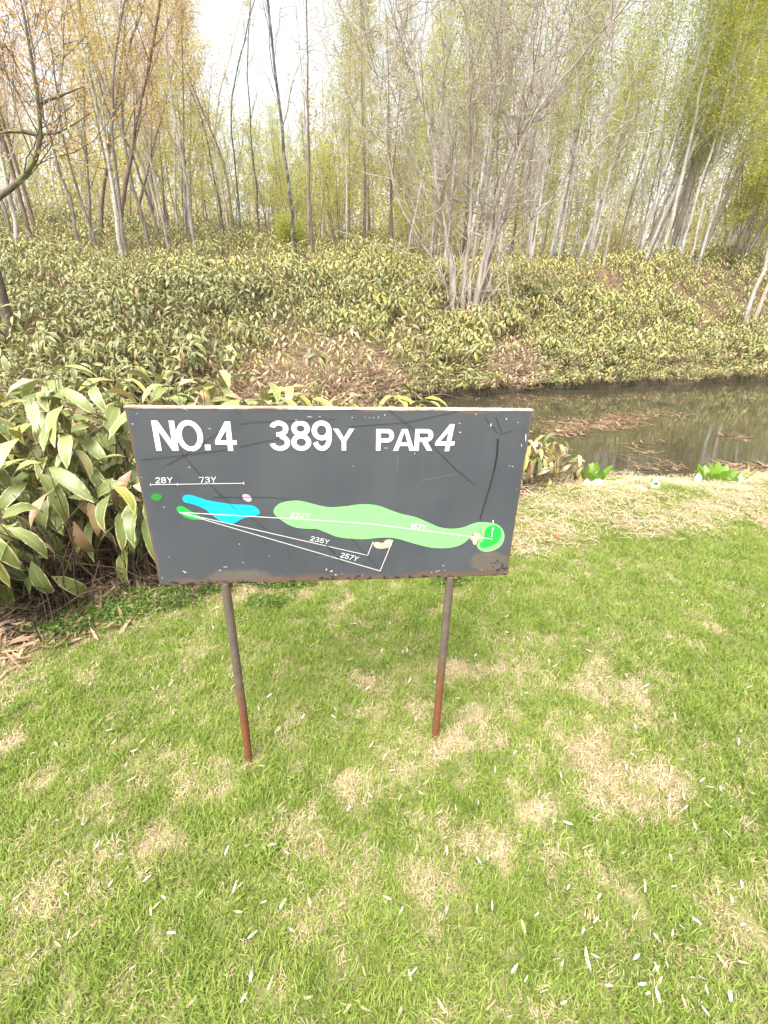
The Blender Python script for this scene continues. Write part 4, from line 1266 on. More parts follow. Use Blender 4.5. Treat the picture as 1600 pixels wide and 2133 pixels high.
# ------------------------------------------------------------------ skunk cabbages at the water
def spathe_mesh(h):
    """white hood: a tall cupped leaf open on one side"""
    b_ = MB(); V = []; nu, nv = 9, 8
    for i_ in range(nv):
        t = i_ / (nv - 1)
        ra = h * (0.12 + 0.34 * math.sin(math.pi * min(1, t * 0.9 + 0.08)) ** 0.9) * (1 - 0.85 * t ** 3)
        for j in range(nu):
            an = -2.1 + 4.2 * j / (nu - 1)
            V.append((ra * math.sin(an), -ra * math.cos(an) * 0.8 + 0.35 * h * t * t, h * t))
    Q = [(i_ * nu + j, i_ * nu + j + 1, (i_ + 1) * nu + j + 1, (i_ + 1) * nu + j) for i_ in range(nv - 1) for j in range(nu - 1)]
    b_.quads(V, Q)
    return b_.mesh('spathe', M['white_petal'])


def cab_leaf(L_):
    V, Q, U = leaf_geom(L_, L_ * 0.5, -0.25 + r_.uniform(-0.2, 0.5), 6, 0.35)
    b_ = MB(); b_.quads(V, Q, 0, U); return b_.mesh('leaf', M['cabbage'])


def cabbage(px, py, n_l, hs, L_, label, at=None, wide=0.12):
    x_, y_, z_ = at if at is not None else (*march(px, py, 0.0, 2.0), 0)
    z_ = gz(x_, y_) + 0.02 if at is None else z_
    o = empty('skunk_cabbage', (x_, y_, z_)); tag(o, label, 'plant')
    for i_ in range(n_l):
        az = i_ * 2.4; rr = wide * math.sqrt((i_ + 0.5) / n_l)
        mesh_obj('leaf', cab_leaf(L_ * r_.uniform(0.7, 1.1)), o, (rr * math.cos(az), rr * 0.7 * math.sin(az), 0), (r_.normal() * 0.3, -r_.uniform(0.75, 1.35), az))
    for (dx, dy, h, rz, lean) in hs:
        mesh_obj('spathe', spathe_mesh(h), o, (dx, dy, 0), (lean, 0, rz))
    return o


cabbage(1228, 1018, 16, [(0.02, -0.1, 0.17, 0.3, 0.1), (-0.1, -0.12, 0.12, -0.4, 0.2)], 0.24, 'bright green skunk cabbage with white hoods beside the withered bamboo', wide=0.15)
cabbage(1494, 1012, 22, [(-0.13, -0.1, 0.13, 0.2, 0.5), (0.12, -0.1, 0.13, -0.3, 0.6), (0.22, -0.14, 0.16, -0.8, 1.0), (-0.24, 0.0, 0.12, 0.6, 0.3), (0.02, -0.13, 0.11, 0, 0.7)], 0.21, 'wide skunk cabbage clump with several white hoods by the water on the right', wide=0.24)
cabbage(1347, 1022, 5, [(0.03, -0.05, 0.12, 0.4, 0.3), (-0.08, -0.10, 0.11, -1.2, 1.2)], 0.11, 'small skunk cabbage lying low on the straw between the other two')
cbx, cby = -3.75, 5.6
cabbage(0, 0, 12, [], 0.42, 'glossy green skunk cabbage leaves rising behind the bamboo clump', at=(cbx, cby, WATER_Z - 0.05))

# ------------------------------------------------------------------ the sign
def homography(src, dst):
    A_ = []
    for (x_, y_), (u, v_) in zip(src, dst):
        A_ += [[x_, y_, 1, 0, 0, 0, -u * x_, -u * y_, -u], [0, 0, 0, x_, y_, 1, -v_ * x_, -v_ * y_, -v_]]
    _, _, Vt = np.linalg.svd(np.array(A_, float))
    return Vt[-1].reshape(3, 3)


SW, SH, SZB, SYAW = 1.07, 0.525, 0.791, R(6.5)
SX, SY = -0.13, 1.21
Hm = homography([(262, 856), (1108, 861), (1053, 1197), (327, 1218)], [(0, SH), (SW, SH), (SW, 0), (0, 0)])
def bd(px, py):
    q = Hm @ np.array([px, py, 1.0]); return np.array([q[0] / q[2] - SW / 2, q[1] / q[2]])
def c6(x_, y_): return (260 + 0.275 * x_, 830 + 0.275 * y_)
def c7(x_, y_): return (660 + 0.2875 * x_, 830 + 0.2875 * y_)


def mat_board():
    g = N('sign_paint')
    o = g.obj()
    n1 = g.noise(o, 5, 5, 0.6); n2 = g.noise(g.mapping(o, (30, 30, 5)), 1.0, 4, 0.6); n3 = g.noise(o, 55, 4, 0.7); n4 = g.noise(o, 9, 6, 0.75)
    col = g.mix(n1, (0.036, 0.041, 0.053), (0.070, 0.077, 0.093))
    n5 = g.noise(o, 2.2, 4, 0.65)
    col = g.mix(g.ramp(n5, [(0.42, 0.0), (0.68, 0.45)]), col, (0.098, 0.102, 0.112))
    col = g.mix(g.math('MULTIPLY', n2, 0.45), col, (0.088, 0.093, 0.105))
    sp = g.n('ShaderNodeSeparateXYZ'); g.l(o, sp.inputs[0])
    # brown bald patches above the left post and in the lower right corner
    def blob(u, w, ru, rw):
        dx = g.math('DIVIDE', g.math('SUBTRACT', sp.outputs[0], u), ru); dz = g.math('DIVIDE', g.math('SUBTRACT', sp.outputs[2], w), rw)
        q = g.math('SQRT', g.math('ADD', g.math('MULTIPLY', dx, dx), g.math('MULTIPLY', dz, dz)))
        q = g.math('ADD', q, g.math('MULTIPLY', g.math('SUBTRACT', n4, 0.5), 0.9))
        return g.ramp(q, [(0.78, 0.62), (1.0, 0.0)])
    p1 = bd(*c6(850, 1400)); p2 = bd(*c7(1230, 1175))
    for (u, w, ru, rw) in ((p1[0], p1[1], 0.125, 0.062), (p2[0], p2[1], 0.062, 0.04)):
        col = g.mix(blob(u, w, ru, rw), col, g.mix(n3, (0.11, 0.085, 0.066), (0.19, 0.155, 0.125)))
    # rusty chipped lower edge and corners, worn pale top edge
    low = g.math('ADD', g.math('MULTIPLY', sp.outputs[2], 26.0), g.math('MULTIPLY', g.math('SUBTRACT', n4, 0.5), 2.2))
    col = g.mix(g.ramp(low, [(0.25, 0.85), (0.7, 0.0)]), col, (0.14, 0.085, 0.06))
    chip = g.math('ADD', g.math('MULTIPLY', sp.outputs[2], 16.0), g.math('MULTIPLY', n3, 1.6))
    col = g.mix(g.ramp(chip, [(0.72, 1.0), (0.8, 0.0)]), col, (0.03, 0.02, 0.016))
    sidee = g.math('SUBTRACT', SW / 2, g.math('ABSOLUTE', sp.outputs[0]))
    sd_ = g.math('ADD', g.math('MULTIPLY', sidee, 40.0), g.math('MULTIPLY', n4, 1.4))
    col = g.mix(g.ramp(sd_, [(0.7, 0.75), (1.0, 0.0)]), col, (0.16, 0.09, 0.06))
    top = g.math('ADD', g.math('MULTIPLY', g.math('SUBTRACT', SH, sp.outputs[2]), 40.0), g.math('MULTIPLY', n4, 1.5))
    col = g.mix(g.ramp(top, [(0.62, 0.7), (0.85, 0.0)]), col, (0.22, 0.12, 0.07))
    rough = g.ramp(n1, [(0.3, 0.42), (0.7, 0.55)])
    return g.out(col, rough, g.bump(n3, 0.12, 0.002), spec=0.4)


M['board'] = mat_board()
def mat_edge():
    g = N('sign_worn_edge'); o = g.obj()
    n_ = g.noise(g.mapping(o, (12, 30, 30)), 1.0, 4, 0.7)
    return g.out(g.ramp(n_, [(0.38, (0.26, 0.15, 0.09)), (0.52, (0.52, 0.42, 0.34)), (0.7, (0.72, 0.66, 0.6))]), 0.6)
M['edge'] = mat_edge()
def mat_vinyl(name, c):
    g = N(name); n_ = g.noise(g.obj(), 30, 5, 0.7)
    return g.out(g.mix(g.ramp(n_, [(0.3, 0.0), (0.8, 0.16)]), c, tuple(x * 0.75 + 0.06 for x in c)), 0.4)
M['v_white'] = mat_vinyl('sign_white', (0.80, 0.81, 0.81)); M['v_cyan'] = mat_vinyl('sign_blue', (0.0, 0.42, 0.80)); M['v_fair'] = mat_vinyl('sign_light_green', (0.22, 0.62, 0.21))
M['v_green'] = mat_vinyl('sign_green', (0.012, 0.40, 0.06)); M['v_tee'] = mat_vinyl('sign_dark_green', (0.018, 0.22, 0.03)); M['v_pink'] = mat_vinyl('sign_pink', (0.72, 0.36, 0.52))
M['v_sand'] = mat_vinyl('sign_sand', (0.62, 0.50, 0.33)); M['v_line'] = mat_vinyl('sign_line', (0.74, 0.75, 0.76)); M['v_scr'] = mat_plain('scratch_dark', (0.022, 0.022, 0.025), 0.5); M['v_chip'] = mat_plain('chip_white', (0.68, 0.68, 0.67), 0.6)
M['v_dull'] = mat_plain('scratch_grey', (0.16, 0.16, 0.165), 0.6)


def mat_post():
    g = N('rusty_post'); o = g.obj()
    sp = g.n('ShaderNodeSeparateXYZ'); g.l(o, sp.inputs[0])
    n1 = g.noise(o, 30, 5, 0.7); n2 = g.noise(o, 90, 3, 0.6)
    grey = g.mix(n1, (0.06, 0.042, 0.033), (0.19, 0.15, 0.125))
    rust = g.mix(n1, (0.085, 0.03, 0.017), (0.27, 0.10, 0.042))
    h = g.math('ADD', sp.outputs[2], g.math('MULTIPLY', g.math('SUBTRACT', g.math('ADD', g.math('MULTIPLY', n1, 0.5), g.math('MULTIPLY', g.noise(o, 9, 3, 0.6), 0.5)), 0.5), 0.9))
    col = g.mix(g.ramp(h, [(0.24, 1.0), (0.42, 0.0)]), grey, rust)
    col = g.mix(g.ramp(n2, [(0.58, 0.0), (0.66, 0.55)]), col, rust)
    pale = g.ramp(g.noise(o, 22, 2, 0.4), [(0.735, 0.0), (0.745, 1.0)])
    col = g.mix(pale, col, (0.7, 0.66, 0.6))
    return g.out(col, 0.75, g.bump(n2, 0.3, 0.002), spec=0.3)
M['post'] = mat_post()

lx = gz(SX - 0.35, SY); 
sign = empty('hole_sign', (SX, SY, 0.0), SYAW); tag(sign, 'black golf hole sign reading NO.4 389Y PAR4 on two rusty posts', 'sign')
TH = 0.009
b_ = MB()
hw = SW / 2; bv = 0.0015
bm = bmesh.new()
bmesh.ops.create_cube(bm, size=1.0)
for v_ in bm.verts:
    v_.co = Vector((v_.co.x * SW, v_.co.y * 2 * TH, (v_.co.z + 0.5) * SH))
bmesh.ops.subdivide_edges(bm, edges=[e_ for e_ in bm.edges if abs(e_.verts[0].co.x - e_.verts[1].co.x) > 0.5], cuts=24)
rr = random.Random(5)
for v_ in bm.verts:       # old sheet metal is never dead straight
    v_.co.z += rr.uniform(-0.0008, 0.0008) if v_.co.z < 0.01 else 0
bmesh.ops.bevel(bm, geom=[e_ for e_ in bm.edges if e_.calc_face_angle(0) > 1.0], offset=bv, segments=2, profile=0.5, affect='EDGES')
me = bpy.data.meshes.new('board'); bm.to_mesh(me); bm.free(); me.materials.append(M['board'])
board = mesh_obj('board', me, sign, (0, 0, SZB))
# pale worn strip of bare edge along the top
bm = bmesh.new(); bmesh.ops.create_cube(bm, size=1.0)
for v_ in bm.verts:
    v_.co = Vector((v_.co.x * (SW + 0.002), v_.co.y * (2 * TH + 0.003), SH + 0.0002 + (v_.co.z + 0.5) * 0.006))
bmesh.ops.subdivide_edges(bm, edges=[e_ for e_ in bm.edges if abs(e_.verts[0].co.x - e_.verts[1].co.x) > 0.5], cuts=30)
for v_ in bm.verts:
    v_.co.z += rr.uniform(-0.0005, 0.0005)
bmesh.ops.bevel(bm, geom=[e_ for e_ in bm.edges if e_.calc_face_angle(0) > 1.0], offset=0.0012, segments=1, affect='EDGES')
me = bpy.data.meshes.new('edge_strip'); bm.to_mesh(me); bm.free(); me.materials.append(M['edge'])
mesh_obj('edge_strip', me, board)


def front(u, lvl):
    return -TH - 0.0005 - 0.0003 * lvl


def face_mesh(name, polys, mat, lvl):
    """flat print on the face of the board; polys are lists of (u, w) on it"""
    bm = bmesh.new()
    for P_ in polys:
        bm.faces.new([bm.verts.new((p[0], front(p[0], lvl), p[1])) for p in P_])
    bmesh.ops.triangulate(bm, faces=bm.faces[:])
    bm.normal_update()
    for f in bm.faces:
        if f.normal.y > 0:
            f.normal_flip()
    me = bpy.data.meshes.new(name); bm.to_mesh(me); bm.free(); me.materials.append(M[mat])
    return mesh_obj(name, me, board)


def smooth_closed(P_, k=6):
    P_ = np.array(P_, float); n = len(P_); out = []
    for i_ in range(n):
        p0, p1, p2, p3 = P_[i_ - 1], P_[i_], P_[(i_ + 1) % n], P_[(i_ + 2) % n]
        for t in np.arange(k) / k:
            out.append(0.5 * (2 * p1 + (p2 - p0) * t + (2 * p0 - 5 * p1 + 4 * p2 - p3) * t * t + (3 * p1 - p0 - 3 * p2 + p3) * t ** 3))
    return out


def shape(name, pts, mat, lvl, label=None):
    o = face_mesh(name, [[bd(*p) for p in smooth_closed(pts)]], mat, lvl)
    if label:
        o['label'] = label
    return o


def strip(name, lines, mat, w, lvl):
    """thin painted lines given in photograph pixels"""
    polys = []
    for L_ in lines:
        P_ = [bd(*p) for p in L_]
        for a_, c_ in zip(P_[:-1], P_[1:]):
            d_ = (c_ - a_) / (np.linalg.norm(c_ - a_) + 1e-9); nn = np.array([-d_[1], d_[0]]) * w / 2; k_ = max(1, int(np.linalg.norm(c_ - a_) / 0.1))
            for i_ in range(k_):
                s0, s1 = a_ + (c_ - a_) * i_ / k_, a_ + (c_ - a_) * (i_ + 1) / k_
                polys.append([s0 - nn, s1 - nn, s1 + nn, s0 + nn])
    return face_mesh(name, polys, mat, lvl)


def arc(cx_, cy_, rx, ry, a0, a1, t, n=18):
    """band of thickness t inside an ellipse of outer radii rx, ry"""
    an = np.radians(np.linspace(a0, a1, n)); P_ = []
    o_ = np.stack([cx_ + rx * np.cos(an), cy_ + ry * np.sin(an)], 1); i_ = np.stack([cx_ + (rx - t) * np.cos(an), cy_ + (ry - t * 0.94) * np.sin(an)], 1)
    return [[o_[j], o_[j + 1], i_[j + 1], i_[j]] for j in range(n - 1)]


def glyph_polys(ch, a, t):
    """outlines of a plain sans letter in a box a wide and 1 high, strokes t thick"""
    b = t * 0.9
    box = lambda x0, y0, x1, y1: [(x0, y0), (x1, y0), (x1, y1), (x0, y1)]
    if ch == 'N': return [box(0, 0, t, 1), box(a - t, 0, a, 1), [(0, 1), (t * 1.15, 1), (a, 0), (a - t * 1.15, 0)]]
    if ch == 'O': return arc(a / 2, 0.5, a / 2, 0.5, 0, 360, t, 34)
    if ch == '.': return [box(0, 0, a, 1)]
    if ch == '4': x = a * 0.80; return [box(x - t, 0, x, 1), box(0, 0.215, a, 0.215 + b), [(0, 0.215 + b * 0.9), (x - t * 1.05, 1), (x - t * 0.02, 1), (x - t * 0.5, 0.83), (t * 0.95, 0.215 + b * 0.95)]]
    if ch == '3': return arc(a * 0.48, 0.735, a * 0.47, 0.265, 165, -88, t) + arc(a * 0.48, 0.28, a * 0.52, 0.28, 88, -170, t) + [box(a * 0.33, 0.555 - b * 0.52, a * 0.52, 0.555 + b * 0.42)]
    if ch == '8': return arc(a / 2, 0.738, a * 0.455, 0.262, 0, 360, t, 28) + arc(a / 2, 0.285, a * 0.5, 0.285, 0, 360, t, 30)
    if ch in '96':
        P_ = arc(a / 2, 0.675, a / 2, 0.325, 0, 360, t, 30) + arc(a / 2, 0.44, a / 2, 0.44, 0, -155, t) + [[(a - t, 0.42), (a, 0.42), (a, 0.67), (a - t, 0.67)]]
        if ch == '6':
            P_ = arc(a / 2, 0.70, a / 2, 0.30, 0, 360, t, 30) + arc(a / 2, 0.44, a / 2, 0.44, -20, -140, t) + [[(a - t, 0.30), (a, 0.30), (a, 0.70), (a - t, 0.70)]]
        return P_ if ch == '9' else [[(a - p[0], 1 - p[1]) for p in q] for q in P_]
    if ch == 'Y': return [box(a / 2 - t / 2, 0, a / 2 + t / 2, 0.44), [(0, 1), (t * 1.15, 1), (a / 2 + t * 0.5, 0.42), (a / 2 - t * 0.5, 0.42)], [(a - t * 1.15, 1), (a, 1), (a / 2 + t * 0.5, 0.42), (a / 2 - t * 0.5, 0.42)]]
    if ch in 'PR':
        yb, top = (0.38, 1.0) if ch == 'P' else (0.42, 1.0); ry = (top - yb) / 2; cx_ = a - ry * 0.95
        P_ = [box(0, 0, t, 1), box(t, 1 - b, cx_, 1), box(t, yb, cx_, yb + b)] + arc(cx_, (yb + top) / 2, ry * 0.95, ry, 90, -90, t, 16)
        if ch == 'R': P_ += [[(a * 0.40, yb), (a * 0.40 + t * 1.15, yb + 0.02), (a, 0), (a - t * 1.15, 0)]]
        return P_
    if ch == 'A': return [[(0, 0), (t * 1.08, 0), (a / 2 + t * 0.15, 1), (a / 2 - t * 0.6, 1)], [(a - t * 1.08, 0), (a, 0), (a / 2 + t * 0.6, 1), (a / 2 - t * 0.15, 1)], box(a * 0.24, 0.22, a * 0.76, 0.22 + b * 0.9)]
    if ch == '2': return arc(a * 0.5, 0.71, a * 0.5, 0.29, 172, -38, t) + [[(0, b), (t * 1.2, b * 0.9), (a * 0.9, 0.54), (a * 0.62, 0.58)], box(0, 0, a, b)]
    if ch == '5': return [box(a * 0.14, 1 - b, a * 0.94, 1), [(a * 0.04, 0.42), (a * 0.04 + t, 0.45), (a * 0.14 + t, 1), (a * 0.14, 1)]] + arc(a * 0.48, 0.33, a * 0.52, 0.33, 150, -165, t)
    if ch == '7': return [box(0, 1 - b, a, 1), [(a * 0.22, 0), (a * 0.22 + t, 0), (a, 1 - b), (a - t * 1.1, 1 - b)]]
    if ch == '1': return [box(a * 0.55, 0, a * 0.55 + t, 1), [(a * 0.12, 0.70), (a * 0.12, 0.82), (a * 0.55, 1), (a * 0.56, 0.84)]]


def lettering(name, polys_uw, lvl=3, mat='v_white'):
    """print lettering; every stroke a hair above the last so none share a plane"""
    bm = bmesh.new()
    for i_, P_ in enumerate(polys_uw):
        f = bm.faces.new([bm.verts.new((p[0], front(p[0], lvl) - 4e-6 * (i_ % 40), p[1])) for p in P_])
    bmesh.ops.triangulate(bm, faces=bm.faces[:]); bm.normal_update()
    for f in bm.faces:
        if f.normal.y > 0:
            f.normal_flip()
    me = bpy.data.meshes.new(name); bm.to_mesh(me); bm.free(); me.materials.append(M[mat])
    return mesh_obj(name, me, board)


def text(s, quad, t):
    """a word fitted to a box on the board; quad is its corners in the photograph: top left, top right, bottom right, bottom left"""
    tl, tr, br, bl = [bd(*p) for p in quad]
    asp = np.linalg.norm(tr - tl) / np.linalg.norm(tl - bl); n = len(s); gap = 0.15
    wd = [1.0 if c_ != '1' else 0.62 for c_ in s]; wd[-1] = 1.15 if s[-1] == 'Y' else wd[-1]
    k = (asp - gap * (n - 1)) / sum(wd); x = 0.0; polys = []
    for c_, w in zip(s, wd):
        for P_ in glyph_polys(c_, k * w, t):
            Q_ = []
            for p in P_:
                u, v_ = (x + p[0]) / asp, p[1]
                Q_.append((bl * (1 - u) + br * u) * (1 - v_) + (tl * (1 - u) + tr * u) * v_)
            polys.append(Q_)
        x += k * w + gap
    return lettering('lettering', polys)


def rect(fn, x0, y0, x1, y1):
    """upright box on the board whose middle lies at these crop pixels"""
    ym, xm = (y0 + y1) / 2, (x0 + x1) / 2
    l, r2 = bd(*fn(x0, ym)), bd(*fn(x1, ym)); t, b = bd(*fn(xm, y0)), bd(*fn(xm, y1))
    return [(l[0], t[1]), (r2[0], t[1]), (r2[0], b[1]), (l[0], b[1])]


def glyph(ch, fn, x0, y0, x1, y1, t=0.168, shear=0.0):
    tl, tr, br, bl = rect(fn, x0, y0, x1, y1)
    h = tl[1] - bl[1]; w = tr[0] - tl[0]
    return lettering('lettering', [[(bl[0] + p[0] * h + shear * p[1], bl[1] + p[1] * h) for p in P_] for P_ in glyph_polys(ch, w / h, t)])


glyph('N', c6, 223, 181, 393, 403); glyph('O', c6, 393, 177, 592, 407); glyph('.', c6, 606, 358, 648, 399); glyph('4', c6, 678, 187, 840, 404)
glyph('3', c6, 1094, 179, 1244, 403); glyph('8', c6, 1252, 179, 1404, 403); glyph('9', c6, 1410, 179, 1560, 403)
glyph('Y', c7, 112, 229, 264, 383, 0.2); glyph('P', c7, 421, 231, 550, 384, 0.21); glyph('A', c7, 547, 231, 702, 385, 0.21); glyph('R', c7, 700, 231, 832, 385, 0.21)
glyph('4', c7, 845, 196, 984, 388, 0.165, shear=0.010)
q4 = lambda fn, *p: [fn(*a_) for a_ in p]
text('28Y', q4(c6, (226, 600), (357, 597), (357, 640), (230, 643)), 0.125); text('73Y', q4(c6, (556, 597), (685, 594), (685, 636), (562, 640)), 0.125)
text('222Y', q4(c6, (1240, 860), (1394, 868), (1384, 904), (1238, 896)), 0.125); text('235Y', q4(c6, (1396, 1036), (1536, 1066), (1524, 1098), (1384, 1070)), 0.125)
text('257Y', q4(c7, (163, 1109), (291, 1141), (268, 1173), (150, 1142)), 0.125); text('167Y', q4(c7, (668, 901), (786, 915), (771, 950), (662, 937)), 0.125)

ell = lambda fn, cx_, cy_, rx, ry, an=0.0, n=14: [fn(cx_ + rx * math.cos(t) * math.cos(an) - ry * math.sin(t) * math.sin(an), cy_ + rx * math.cos(t) * math.sin(an) + ry * math.sin(t) * math.cos(an)) for t in np.linspace(0, 2 * np.pi, n, endpoint=False)]
shape('tee_mark', ell(c6, 233, 745, 41, 27), 'v_tee', 1, 'dark green oval tee at the left'); shape('tee_mark', ell(c6, 914, 752, 38, 24, 0.55), 'v_pink', 1, 'pink oval tee')
shape('tee_mark', q4(c6, (382, 838), (393, 817), (425, 814), (470, 838), (520, 868), (560, 890), (588, 906), (555, 915), (500, 912), (450, 897), (408, 870)), 'v_green', 1, 'bright green pointed tee where the lines start')
shape('pond_mark', q4(c6, (428, 760), (440, 736), (480, 729), (540, 745), (620, 770), (720, 788), (820, 800), (900, 803), (950, 808), (985, 825), (1008, 855), (1000, 875), (960, 888), (900, 900), (860, 915), (820, 938), (785, 945), (730, 932), (690, 910), (650, 880), (600, 840), (550, 815), (490, 795), (445, 785)), 'v_cyan', 1)
fw = q4(c6, (1113, 855), (1125, 825), (1160, 795), (1220, 778), (1290, 773), (1350, 782), (1420, 800), (1500, 818), (1580, 824)) + \
    q4(c7, (100, 787), (200, 780), (280, 768), (380, 768), (450, 782), (520, 808), (600, 835), (700, 858), (780, 890), (860, 925), (930, 940), (1000, 940), (1060, 928), (1110, 908), (1160, 895), (1230, 897), (1290, 908), (1330, 940), (1348, 985), (1340, 1035), (1310, 1075), (1260, 1100), (1210, 1107), (1170, 1095), (1148, 1068), (1152, 1045), (1172, 1015), (1180, 985), (1160, 964), (1130, 972), (1105, 998), (1090, 1012), (1050, 1045), (990, 1070), (920, 1080), (830, 1078), (740, 1060), (650, 1035), (560, 1010), (480, 1003), (400, 1008), (320, 1015), (220, 1010), (130, 997), (60, 970), (0, 945)) + \
    q4(c6, (1520, 1015), (1440, 985), (1370, 982), (1290, 975), (1220, 950), (1160, 910), (1125, 880))
shape('fairway_mark', fw, 'v_fair', 0)
shape('green_mark', q4(c7, (1205, 970), (1220, 935), (1260, 918), (1300, 925), (1325, 955), (1322, 1000), (1295, 1040), (1250, 1065), (1200, 1080), (1170, 1070), (1170, 1045), (1195, 1025)), 'v_green', 1)
shape('bunker_mark', q4(c7, (393, 1045), (420, 1035), (460, 1042), (485, 1022), (520, 1018), (530, 1035), (520, 1065), (490, 1078), (440, 1082), (405, 1072)), 'v_sand', 1, 'larger sand bunker below the fairway')
shape('bunker_mark', q4(c7, (1098, 1012), (1122, 990), (1130, 970), (1155, 970), (1176, 985), (1165, 1010), (1150, 1030), (1140, 1055), (1120, 1050), (1115, 1028)), 'v_sand', 1, 'small sand bunker beside the green')
strip('distance_line', [q4(c6, (190, 653), (892, 643)), q4(c6, (190, 645), (190, 662)), q4(c6, (392, 641), (392, 660)), q4(c6, (892, 633), (892, 653))], 'v_line', 0.0016, 3)
T0 = c6(400, 858)
strip('distance_line', [[T0, c7(0, 879), c7(370, 905), c7(1258, 1015)]], 'v_line', 0.0021, 3)
strip('distance_line', [[T0, c7(350, 1130), c7(392, 1030)]], 'v_line', 0.0019, 3); strip('distance_line', [[T0, c7(440, 1242), c7(535, 1020)]], 'v_line', 0.0019, 3)
strip('flag_mark', [q4(c7, (1266, 878), (1265, 898)), q4(c7, (1263, 932), (1261, 950)), q4(c7, (1260, 955), (1256, 998)), q4(c7, (1268, 932), (1267, 946))], 'v_white', 0.0026, 3)
strip('scratches', [q4(c6, (420, 405), (560, 580), (760, 770), (830, 840)), q4(c6, (940, 895), (1050, 985)), q4(c6, (290, 520), (450, 440), (715, 265)), q4(c6, (115, 472), (450, 437), (770, 395)), q4(c6, (860, 375), (1170, 312)),
                    q4(c6, (870, 207), (1000, 190), (1200, 185), (1590, 172)), q4(c6, (660, 748), (1100, 746), (1250, 770)), q4(c7, (505, 90), (700, 240), (850, 370), (1000, 520), (1130, 625)), q4(c7, (230, 215), (640, 185), (860, 140), (1010, 103)),
                    q4(c6, (1500, 1100), (1570, 1160)), q4(c7, (60, 1060), (180, 1200)), q4(c7, (230, 1000), (420, 1220)), q4(c7, (1210, 150), (1300, 260)), q4(c7, (1290, 150), (1330, 250)), q4(c7, (1310, 270), (1420, 240))], 'v_scr', 0.0013, 4)
strip('scuff_mark', [q4(c7, (1302, 300), (1292, 430), (1270, 540), (1240, 650), (1205, 760), (1170, 870)), q4(c7, (1306, 300), (1297, 430), (1275, 530))], 'v_scr', 0.0034, 4)
strip('scratches', [q4(c7, (750, 595), (900, 570), (1005, 545)), q4(c7, (575, 420), (568, 540)), q4(c6, (1440, 1198), (1600, 1180)), q4(c7, (0, 1145), (130, 1130))], 'v_dull', 0.0012, 4)
CH = []
r3 = random.Random(9)
def chip(fn, x_, y_, rx, ry):
    n = 7
    return [bd(*fn(x_ + rx * r3.uniform(0.5, 1.2) * math.cos(t), y_ + ry * r3.uniform(0.5, 1.2) * math.sin(t))) for t in np.linspace(0, 6.283, n, endpoint=False)]
for fn, L_ in ((c6, [(460, 95, 16, 4), (480, 103, 10, 4), (645, 240, 26, 3), (65, 205, 16, 4), (100, 130, 8, 4), (1390, 152, 34, 3), (1470, 150, 20, 2), (1295, 175, 12, 4), (125, 600, 4, 6), (290, 820, 5, 10), (425, 1295, 9, 7), (438, 1305, 12, 9), (315, 1190, 9, 2), (485, 525, 6, 8), (850, 1095, 8, 5), (1075, 1185, 5, 4), (875, 1232, 10, 3), (700, 1290, 22, 3), (740, 1265, 26, 3), (510, 1410, 9, 8), (400, 1405, 5, 4), (1505, 1290, 8, 8), (1540, 1300, 6, 10), (1575, 1325, 10, 6), (240, 1400, 8, 4), (265, 1345, 3, 12), (1020, 1385, 8, 4)]),
              (c7, [(250, 150, 6, 6), (340, 148, 3, 6), (375, 150, 3, 8), (405, 150, 5, 8), (440, 148, 4, 12), (485, 132, 4, 8), (1145, 125, 5, 8), (1365, 160, 5, 12), (1450, 183, 6, 5), (1252, 200, 6, 18), (1505, 290, 5, 46), (1474, 345, 4, 18), (1025, 190, 10, 3), (1030, 253, 14, 4), (1410, 495, 12, 4), (1440, 655, 6, 3), (1385, 490, 5, 5), (490, 365, 24, 3), (700, 404, 10, 3), (255, 492, 3, 6), (90, 1240, 6, 12), (120, 1268, 10, 4), (50, 1228, 10, 4), (310, 1270, 4, 6), (815, 1250, 4, 8), (850, 1245, 8, 6), (900, 1205, 8, 6), (910, 1238, 6, 3), (1180, 1235, 3, 7), (160, 1262, 3, 6), (1250, 1095, 6, 5), (1355, 1255, 6, 4), (868, 1240, 10, 4)])):
    CH += [chip(fn, a_[0], a_[1], a_[2] * 0.72, a_[3] * 0.72) for a_ in L_]
face_mesh('paint_chips', CH, 'v_chip', 5)
face_mesh('rust_chips', [chip(c6, r3.gauss(720, 260), r3.gauss(1392, 12), r3.uniform(5, 20), r3.uniform(3, 8)) for _ in range(46)] + [chip(c7, r3.gauss(1320, 35), r3.gauss(1215, 40), r3.uniform(4, 9), r3.uniform(4, 9)) for _ in range(22)] + [chip(c7, r3.uniform(0, 800), r3.gauss(1287, 6), r3.uniform(5, 20), r3.uniform(3, 6)) for _ in range(24)], 'v_scr', 5)

for a_, zt in ((-0.347, SZB - 0.0005), (0.352, SZB - 0.0005)):
    wx_ = SX + math.cos(SYAW) * a_; wy_ = SY + math.sin(SYAW) * a_; g0 = gz(wx_, wy_)
    b_ = MB()
    n = 14
    zz = np.linspace(g0 - 0.1, zt + 0.0, n)
    ra = np.full(n, 0.0136)
    b_.tube(np.stack([np.full(n, 0.0) + 0.0012 * np.sin(zz * 7 + a_), np.zeros(n), zz - g0], 1), ra, 14)
    b_.tube([(0, 0, zt - g0 - 0.0001), (0, 0, zt - g0)], [0.0136, 0.0002], 14)
    p = b_.build('post', M['post'], sign); p.location = (a_, 0.0, g0)
    p2 = MB(); p2.tube([(0, 0.024, zt - g0 - 0.03), (0, 0.024, zt - g0 + SH * 0.8)], [0.013, 0.013], 10); o = p2.build('back_rail', M['post'], sign); o.location = (a_, 0.0, g0)

